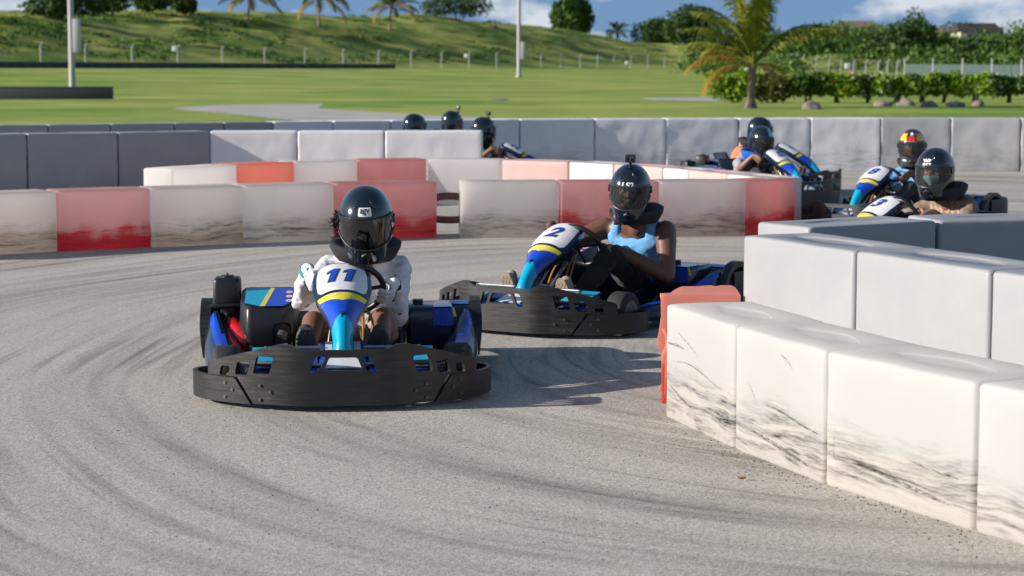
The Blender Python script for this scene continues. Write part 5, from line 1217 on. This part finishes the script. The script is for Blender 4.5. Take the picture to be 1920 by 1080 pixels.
    for k in range(11):
        g.append([X(surf(az, lerp(zu(az) + .010, zl(az) - .008, k / 10), .0045)) for az in [-VA - .06 + 2 * (VA + .06) * q / 40 for q in range(41)]])
    b.loops(g, visor, False, False, closed=False); b.build('visor', H, angle=80)
    b = MB()
    for edge, o in ((lambda a: zu(a) + .011, .006), (lambda a: zl(a) - .009, .006)):
        b.tube([X(surf(az, edge(az), o)) for az in [-VA - .05 + 2 * (VA + .05) * q / 30 for q in range(31)]], .0035 * sc, 'helmet_grey' if visor == 'visor_clear' else 'helmet_matte', 6)
    for sg in (-1, 1):
        p = surf(sg * (VA + .16), .0, .0); b.tube([X(p), X(p + Vector((sg * .010, 0, 0)))], .024 * sc, shell, 16)
    b.build('visor_frame', H)
    for k in (-1, 1):   # top vents
        b = MB(); b.hull([(X(surf(k * .34, .118, -.002)), .008 * sc), (X(surf(k * .46, .096, -.002)), .007 * sc)], shell if style != 'multi' else 'helmet_gloss'); b.build('vent', H)
    b = MB(); b.hull([(X(surf(-.12, -.13, .0)), .010 * sc), (X(surf(.12, -.13, .0)), .010 * sc), (X(surf(0, -.118, .002)), .008 * sc)], 'helmet_matte'); b.build('chin_vent', H)
    if text:
        def fn(x, y): 
            az = -x / .150; p = surf(az, text[3] + y); p1 = surf(az, text[3] + y, .01); return X(p), (X(p1) - X(p)).normalized()
        b = MB()
        if text[0] == 'plate':
            w, h = .038, .018; r = .005; ol = [(-w, -h + r), (-w + r, -h), (w - r, -h), (w, -h + r), (w, h - r), (w - r, h), (-w + r, h), (-w, h - r)]
            b.sheet(ol, [], lambda u, v: (fn(u, v)[0] + fn(u, v)[1] * .002, fn(u, v)[1]), 'letter_white', 0, [-.02, -.01, 0, .01, .02])
            text_on(b, text[1], text[2], fn, 'letter_black', lift=.0036, offset=.0006, step=.01, sx=1.15)
        else: text_on(b, text[1], text[2], fn, 'letter_white', lift=.0025, offset=text[4] if len(text) > 4 else .0008, step=.01, sx=1.5, shear=.15)
        b.build('helmet_lettering', H, smooth=False, fix=False)
    if style in ('multi', 'emblem'):
        b = MB()
        def fs(x, y):
            z0 = .118 if style == 'multi' else .082
            az = -x / .11; p = surf(az, z0 + y); p1 = surf(az, z0 + y, .01); return X(p), (X(p1) - X(p)).normalized()
        if style == 'multi': ol = [((.022 if k % 2 == 0 else .009) * sin(k * pi / 5), (.022 if k % 2 == 0 else .009) * cos(k * pi / 5) * .9) for k in range(10)]
        else: ol = [(-.034, .012), (-.018, .006), (-.008, .014), (0, .002), (.008, .014), (.018, .006), (.034, .012), (.012, -.012), (0, -.004), (-.012, -.012)]
        b.sheet(ol[::-1], [], lambda u, v: (fs(u, v)[0] + fs(u, v)[1] * .0025, fs(u, v)[1]), 'letter_white', 0); b.build('helmet_emblem', H, smooth=False, fix=False)
        if style == 'multi':
            b = MB()
            for sg in (-1, 1): 
                q = lambda x, y: (X(surf(sg * .55 + x / .15, -.118 + y)), (X(surf(sg * .55 + x / .15, -.118 + y, .01)) - X(surf(sg * .55 + x / .15, -.118 + y))).normalized())
                b.sheet([(-.03, -.008), (.03, -.008), (.026, .008), (-.026, .008)], [], lambda u, v: (q(u, v)[0] + q(u, v)[1] * .002, q(u, v)[1]), 'letter_white' if sg > 0 else 'red_paint', 0, [-.015, 0, .015])
            b.build('chin_marks', H, smooth=False, fix=False)
    if cam_on:
        b = MB(); o = V(*cam_on) if not isinstance(cam_on, bool) else V(0, .02, 0)
        T = Vector((o.x, o.y + .03, .148)); Rm = R
        b.hull([(X(T + V(0, 0, -.004)), .014 * sc), (X(T + V(0, .02, -.008)), .012 * sc)], 'helmet_matte'); b.tube([X(T), X(T + V(0, 0, .022))], .008 * sc, 'helmet_matte', 8)
        b.box(X(T + V(0, .0, .046)), (.062 * sc, .036 * sc, .046 * sc), 'helmet_matte', .005, Rm); b.box(X(T + V(-.013, .020, .048)), (.030 * sc, .016 * sc, .030 * sc), 'helmet_grey', .003, Rm); b.tube([X(T + V(-.013, .028, .048)), X(T + V(-.013, .030, .048))], .010 * sc, 'letter_black', 12)
        b.box(X(T + V(.018, .019, .050)), (.018 * sc, .003 * sc, .016 * sc), 'letter_black', 0, Rm); b.build('action_camera', H)
    return H, X
def person(key, label, hc, yaw=0, pitch=.2, roll=0, skin_='skin_brown', top='cloth_white', sleeve='short', top2=None, legs='cloth_charcoal', leg_len='long', shoes='shoe_rubber', aR=radians(8), aL=radians(188), lean=0.0,
           elbR=V(.22, -.02, .40), elbL=V(-.36, -.06, .34), kneeR=V(.13, .14, .35), kneeL=V(-.26, .15, .36), ankR=V(.15, .50, .17), ankL=V(-.19, .50, .17), vox=.011, hel={}, sw=.185, arm=1.0, bs=1.0, brace='brace_foam', gloves=None, mask=False, face=True, seed=0, sc=1.06, shR=None, shL=None, hair=False):
    K = KARTS[key][0]; root = empty('person', K.location, K.rotation_euler.z)
    tag(root, label, 'driver', 'kart drivers in crash helmets')
    hc = V(*hc); pel = V(-.10, -.37, .165); chest = V(lerp(-.10, hc.x, .55) + lean, -.285, .445); nb = V(lerp(chest.x, hc.x, .6), lerp(chest.y, hc.y, .38), hc.z - .20)
    shR = shR or V(chest.x + sw, chest.y + .05, nb.z - .075); shL = shL or V(chest.x - sw, chest.y + .05, nb.z - .075)
    hR, pR, wR = hand_parts(aR, 1); hL, pL, wL = hand_parts(aL, -1)
    hipR, hipL = pel + V(.10, .02, -.01), pel + V(-.10, .02, -.01)
    HR = Matrix.Rotation(yaw, 3, 'Z') @ Matrix.Rotation(-pitch, 3, 'X') @ Matrix.Rotation(roll, 3, 'Y')
    hd = lambda *p: hc + HR @ (V(*p) * sc)
    def torso(b, g, m):
        b.hull([(pel, (.165 + g, .125 + g, .105 + g)), (lerp(pel, chest, .5), (.155 + g, .11 + g, .10 + g))], m); b.hull([(lerp(pel, chest, .45), (.155 + g, .11 + g, .10 + g)), (chest, (.172 + g, .115 + g, .12 + g))], m)
        b.hull([(chest, (.165 + g, .11 + g, .11 + g)), (shR - V(.03, 0, 0), .058 + g), (shL + V(.03, 0, 0), .058 + g)], m); b.hull([(shR - V(.05, 0, 0), .05 + g), (shL + V(.05, 0, 0), .05 + g), (nb - V(0, 0, .015), .062 + g), (chest + V(0, 0, .05), (.11, .09, .08))], m)
    # -- body: one continuous skin
    b = MB(); m = skin_; torso(b, -.006, m)
    b.limb([nb - V(0, 0, .06), nb + V(0, .02, .05), hc - V(0, .01, .08)], [.065, .058, .056], m)
    b.hull([(hd(0, -.012, .03), (.074 * sc, .092 * sc, .088 * sc)), (hd(0, .0, -.02), (.068 * sc, .08 * sc, .07 * sc))], m, 3); b.hull([(hd(0, .01, -.03), (.062 * sc, .07 * sc, .05 * sc)), (hd(0, .045, -.085), (.036 * sc, .034 * sc, .022 * sc))], m, 3)
    if face:
        b.hull([(hd(0, .082, .012), .010 * sc), (hd(0, .106, -.026), .0135 * sc), (hd(.013, .092, -.030), .010 * sc), (hd(-.013, .092, -.030), .010 * sc)], m)
        for s in (-1, 1): b.hull([(hd(s * .016, .078, .028), .011 * sc), (hd(s * .048, .064, .026), .011 * sc)], m); b.hull([(hd(s * .045, .058, -.02), .020 * sc), (hd(s * .03, .066, -.03), .016 * sc)], m)
        b.hull([(hd(.018, .078, -.058), .008 * sc), (hd(-.018, .078, -.058), .008 * sc), (hd(0, .086, -.060), .009 * sc)], m)
        for s in (-1, 1): b.ell(hd(s * .078, -.005, -.005), (.012 * sc, .022 * sc, .032 * sc), m)
    for sh, el, wr, hp, pm in ((shR, elbR, wR, hR, pR), (shL, elbL, wL, hL, pL)):
        b.hull([(sh, .058 * arm), (lerp(sh, el, .35), .054 * arm)], m); b.hull([(lerp(sh, el, .30), .054 * arm), (el, .043 * arm)], m); b.hull([(el, .044 * arm), (lerp(el, wr, .3), .046 * arm)], m); b.hull([(lerp(el, wr, .28), .046 * arm), (wr, .030 * arm)], m)
        b.hull([(wr, .028)] + pm[2:], m); b.hull(pm, m)
        for pts, rs in hp: b.limb(pts, rs, m)
    for hp, kn, an in ((hipR, kneeR, ankR), (hipL, kneeL, ankL)):
        b.hull([(hp, .088), (lerp(hp, kn, .5), .076)], m); b.hull([(lerp(hp, kn, .5), .076), (kn, .056)], m); b.hull([(kn, .056), (lerp(kn, an, .35), .056)], m); b.hull([(lerp(kn, an, .35), .056), (an, .038)], m); b.hull([(an, .040), (an + V(0, .05, -.01), .034)], m)
    voxel(b, 'body', root, min(vox, .0065) if vox < .009 else vox, 4, keepz=[pR[0][0], pL[0][0], hc + HR @ V(0, .1 * sc, -.02)])
    if face:
        e = MB()
        for s in (-1, 1): e.ell(hd(s * .031, .072, .008), .0125 * sc, 'eye_white', sub=2); e.ell(hd(s * .031, .0815, .007), .0062 * sc, 'letter_black', sub=2)
        e.build('eyes', root)
    # -- clothes
    b = MB(); g = .010
    if sleeve == 'tank':
        b.hull([(pel, (.17 + g, .13 + g, .11 + g)), (lerp(pel, chest, .5), (.158 + g, .115 + g, .10 + g))], top); b.hull([(lerp(pel, chest, .45), (.158 + g, .115 + g, .10 + g)), (chest + V(0, 0, -.01), (.158 + g, .118 + g, .11 + g))], top)
        b.hull([(chest + V(0, .004, 0), (.166, .118, .115)), (lerp(chest, shR, .62), .072), (lerp(chest, shL, .62), .072)], top)
        for sh_ in (shR, shL): b.hull([(lerp(chest, sh_, .60) + V(0, .01, .0), .074), (lerp(nb, sh_, .50) + V(0, 0, .004), (.036, .070, .058))], top)
    else: torso(b, g, top)
    if sleeve == 'short':
        for sh, el in ((shR, elbR), (shL, elbL)): b.hull([(sh, .068), (lerp(sh, el, .30), .066)], top); b.hull([(lerp(sh, el, .28), .066), (lerp(sh, el, .68), .062)], top)
    if sleeve == 'long':
        for sh, el, wr in ((shR, elbR, wR), (shL, elbL, wL)):
            b.hull([(sh, .066), (lerp(sh, el, .4), .060)], top); b.hull([(lerp(sh, el, .38), .060), (el, .051)], top); b.hull([(el, .052), (lerp(el, wr, .4), .051)], top); b.hull([(lerp(el, wr, .38), .051), (lerp(el, wr, .86), .039)], top)
    mf = None
    if top2 == 'argyle':
        b.mi('cloth_tan'); idx = b.mats.index('cloth_tan')
        def mf(c):
            if c.y < chest.y + .04 or c.z < .28 or c.z > .58 or abs(c.x - chest.x) > .14: return 0
            u = (c.x - chest.x) / .055; v = (c.z - .44) / .075; return idx if (int(floor(u + v)) + int(floor(u - v))) % 2 == 0 else 0
    voxel(b, 'shirt' if sleeve != 'tank' else 'tank_top', root, vox, 9, (.012 if sleeve == 'long' else .009) if sleeve != 'tank' else .006, 11.0, seed, mf)
    b = MB(); b.hull([(pel - V(0, 0, .01), (.168 + g, .13 + g, .11)), (pel + V(0, .08, 0), (.165 + g, .10, .10))], legs)
    for hp, kn, an in ((hipR, kneeR, ankR), (hipL, kneeL, ankL)):
        b.hull([(hp, .098), (lerp(hp, kn, .5), .088)], legs); b.hull([(lerp(hp, kn, .48), .088), (kn if leg_len == 'long' else lerp(hp, kn, .84), .070 if leg_len == 'long' else .078)], legs)
        if leg_len == 'long': b.hull([(kn, .069), (lerp(kn, an, .4), .067)], legs); b.hull([(lerp(kn, an, .38), .067), (lerp(kn, an, .95), .055)], legs)
    voxel(b, 'trousers' if leg_len == 'long' else 'shorts', root, vox, 9, .009, 9.0, seed + 5)
    for an in (ankR, ankL):
        b = MB(); f = V(0, .36, .93).normalized(); q = V(0, 1, -.35).normalized(); heel = an + q * .055 - f * .045; ball = an + q * .045 + f * .10; toe = an + q * .035 + f * .165
        b.hull([(an + q * .01 + f * .01, .046), (heel, .036)], shoes); b.hull([(heel, .036), (an + f * .03, .044), (ball, (.046, .036, .046))], shoes); b.hull([(ball, (.046, .036, .046)), (toe, (.038, .03, .034))], shoes)
        so = voxel(b, 'shoe', root, min(vox, .008), 3)
        b = MB(); ls = []
        for t, w in ((-.085, .026), (-.06, .037), (0, .038), (.06, .044), (.12, .049), (.17, .043), (.198, .026)):
            c = an + f * t + q * lerp(.095, .078, (t + .085) / .28); ls.append([c + V(x, 0, 0) + q * z for x, z in ((-w, -.012), (w, -.012), (w, .006), (w * .86, .012), (-w * .86, .012), (-w, .006))])
        b.loops(ls, shoes)
        for t in [-.07 + .022 * k for k in range(12)]:
            for x in (-.024, 0, .024): b.box(an + f * t + q * (lerp(.095, .078, (t + .085) / .28) + .013) + V(x + (.012 if int(t * 1000) % 2 else 0), 0, 0), (.016, .004, .016), shoes, 0, Matrix.Rotation(.785, 3, q) @ q.to_track_quat('Y', 'Z').to_matrix())
        b.build('sole', so, angle=30)
    if gloves:
        for hp, pm, wr, el in ((hR, pR, wR, elbR), (hL, pL, wL, elbL)):
            b = MB(); b.hull([(p, r + .0035) for p, r in pm], gloves); b.hull([(wr, .034), (pm[2][0], .022), (pm[3][0], .021)], gloves)
            b.hull([(wr, .035), (lerp(wr, el, .12), .037)], gloves)
            for pts, rs in hp: b.limb(pts, [r + .0028 for r in rs], gloves)
            gl_ = voxel(b, 'glove', root, .0052, 3)
            c = MB(); c.tube([lerp(wr, el, -.02), lerp(wr, el, .10)], .0375, 'cloth_teal' if hp is hR else 'cloth_black', 16); c.build('cuff', gl_)
            c = MB()
            for k in range(9):
                rr = random.Random(k + (3 if hp is hR else 20)); p = lerp(pm[k % 4][0], wr, .35 + .4 * rr.random()); c.ell(p + V(rr.gauss(0, .012), .012, rr.gauss(0, .012)), .012, 'cloth_black' if hp is hL else 'cloth_teal', sub=1)
            c.build('glove_print', gl_)
    if mask:
        b = MB(); b.hull([(hd(0, .100, -.035), .016 * sc), (hd(.045, .070, -.045), .016 * sc), (hd(-.045, .070, -.045), .016 * sc), (hd(0, .072, -.098), .016 * sc)], 'cloth_mask', 3); b.build('face_mask', root)
    # neck brace: thick padded collar, high behind, cut lower in front
    b = MB(); ls = []
    ctr = nb + V((hc.x - nb.x) * .6, .062, .026); n = 44
    for k in range(n + 1):
        a = lerp(-pi, pi, k / n); ca, sa = cos(a), sin(a)      # a=0 is the back, the collar closes in front
        up = .020 * ca + .004 * cos(3 * a); hh = bs * .046 + .010 * ca + .006 * abs(sa); rr0 = V(sa * .140, -ca * (.132 if ca > 0 else .148), 0) * bs
        o = rr0.normalized(); th = .030 + .006 * ca
        cc = ctr + rr0 + V(0, 0, up)
        ls.append([cc + o * (x * th + .022 * z) + V(0, 0, z * hh) for x, z in ((-1, -.55), (-.5, -1), (.6, -1), (1.0, -.5), (1.15, .3), (.9, .85), (.3, 1.0), (-.4, .85), (-.95, .3))])
    b.loops(ls, brace); nbk = b.build('neck_brace', root, angle=70)
    b = MB(); fr_ = ctr + V(.03, .148 + .034, -.022); b.box(fr_, (.05, .012, .06), 'letter_black', .004, Matrix.Rotation(.12, 3, 'Z')); b.build('brace_strap', nbk)
    H, X = helmet(root, hc, yaw, pitch, roll, sc, **hel)
    if hair:
        b = MB(); rr = random.Random(9)
        for k in range(34):
            base = hc + V(.128 + rr.gauss(0, .008), -.05 + rr.gauss(0, .03), -.02 + rr.gauss(0, .028)); pts = []
            ph = rr.random() * 6.28; L = rr.uniform(.02, .05)
            for q in range(9): pts.append(base + V(L * q / 8 + .007 * cos(ph + q * 1.1), .010 * sin(ph + q * .9), -.010 * q / 8 + .008 * sin(ph + q * 1.1)))
            b.tube(pts, [.0042] * 8 + [.0015], 'hair_black', 5)
        b.build('hair', root)
    return root
person('11', 'driver in a white long-sleeved shirt and dark-visored helmet in kart number 11', (-.125, -.02, .822), yaw=radians(-2), pitch=.30, roll=.03, skin_='skin_brown', top='cloth_white', sleeve='long', legs='cloth_khaki', leg_len='short', aR=radians(18), aL=radians(190), vox=.0085, sc=1.08,
       elbR=V(.20, -.09, .395), elbL=V(-.285, -.05, .31), kneeR=V(.145, .16, .32), kneeL=V(-.20, .17, .335), ankR=V(.175, .52, .19), ankL=V(-.175, .52, .185), gloves='cloth_white', hel=dict(style='plain', visor='visor_tint', text=('plate', 'agv', .036, .080)), hair=True, face=False, seed=1)
person('2', 'driver in a sky-blue tank top and camera-topped helmet in kart number 2', (-.285, -.03, .832), yaw=radians(22), pitch=.22, roll=-.03, skin_='skin_dark', top='cloth_skyblue', sleeve='tank', legs='cloth_black', shoes='shoe_tan', aR=radians(22), aL=radians(205), vox=.0085, sc=1.0,
       sw=.218, arm=1.22, bs=.9, elbR=V(.22, -.02, .44), elbL=V(-.52, -.08, .30), kneeR=V(.16, .16, .36), kneeL=V(-.26, .18, .43), ankR=V(.18, .52, .18), ankL=V(-.20, .50, .16), hel=dict(style='plain', text=('t', 'LS2', .040, .060, .0014), cam_on=(0, -.01, 0)), seed=2)
person('3', 'driver in a brown argyle T-shirt and black helmet at the right picture edge', (-.13, -.05, .815), yaw=radians(20), pitch=.12, skin_='skin_tan', top='cloth_brown', top2='argyle', legs='cloth_charcoal', aR=radians(8), aL=radians(185), vox=.010, sc=1.08, elbL=V(-.36, -.10, .36), hel=dict(style='emblem', text=('t', 'LS2', .030, .056, .0012)), mask=True, seed=3)
person('8', 'driver in light blue T-shirt and yellow, red and black helmet in kart number 8', (-.15, -.05, .815), yaw=radians(27), pitch=.12, skin_='skin_dark', top='cloth_skyblue', legs='cloth_charcoal', aR=radians(8), aL=radians(168), vox=.011, sc=1.05, kneeL=V(-.26, .16, .42), kneeR=V(.16, .16, .42), hel=dict(style='multi', text=('t', 'AS FAST AS', .017, .050, .0006)), seed=4)
person('5', 'driver with grey sleeves and a helmet with a pale cyan patch in kart number 5', (-.10, -.05, .72), yaw=radians(0), pitch=.15, skin_='skin_brown', top='cloth_grey', legs='cloth_charcoal', vox=.012, sc=1.05, hel=dict(style='cyan'), brace='brace_blue', seed=5)
person('4', 'driver in an orange shirt and plain black helmet behind the number 5 driver', (-.10, -.05, .78), yaw=radians(15), pitch=.1, skin_='skin_brown', top='cloth_orange', legs='cloth_charcoal', vox=.013, sc=1.05, hel=dict(style='plain'), seed=6)
person('7', 'driver in dark blue shirt and camera-topped helmet at the end of the grey wall', (-.12, -.05, .78), yaw=radians(45), pitch=.12, skin_='skin_tan', top='cloth_denim', legs='cloth_charcoal', vox=.013, sc=1.05, hel=dict(style='plain', cam_on=True), seed=7)
person('a', 'driver whose black helmet with a small camera peeks over the grey wall', (-.12, -.05, .80), yaw=radians(60), pitch=.1, skin_='skin_brown', top='cloth_grey', legs='cloth_charcoal', vox=.014, sc=1.05, hel=dict(style='plain', cam_on=(.02, .05, 0)), seed=8)
person('b', 'driver whose plain black helmet peeks over the grey wall, leftmost of all', (-.12, -.05, .79), yaw=radians(45), pitch=.1, skin_='skin_brown', top='cloth_charcoal', legs='cloth_charcoal', vox=.014, sc=1.05, hel=dict(style='plain'), seed=9)
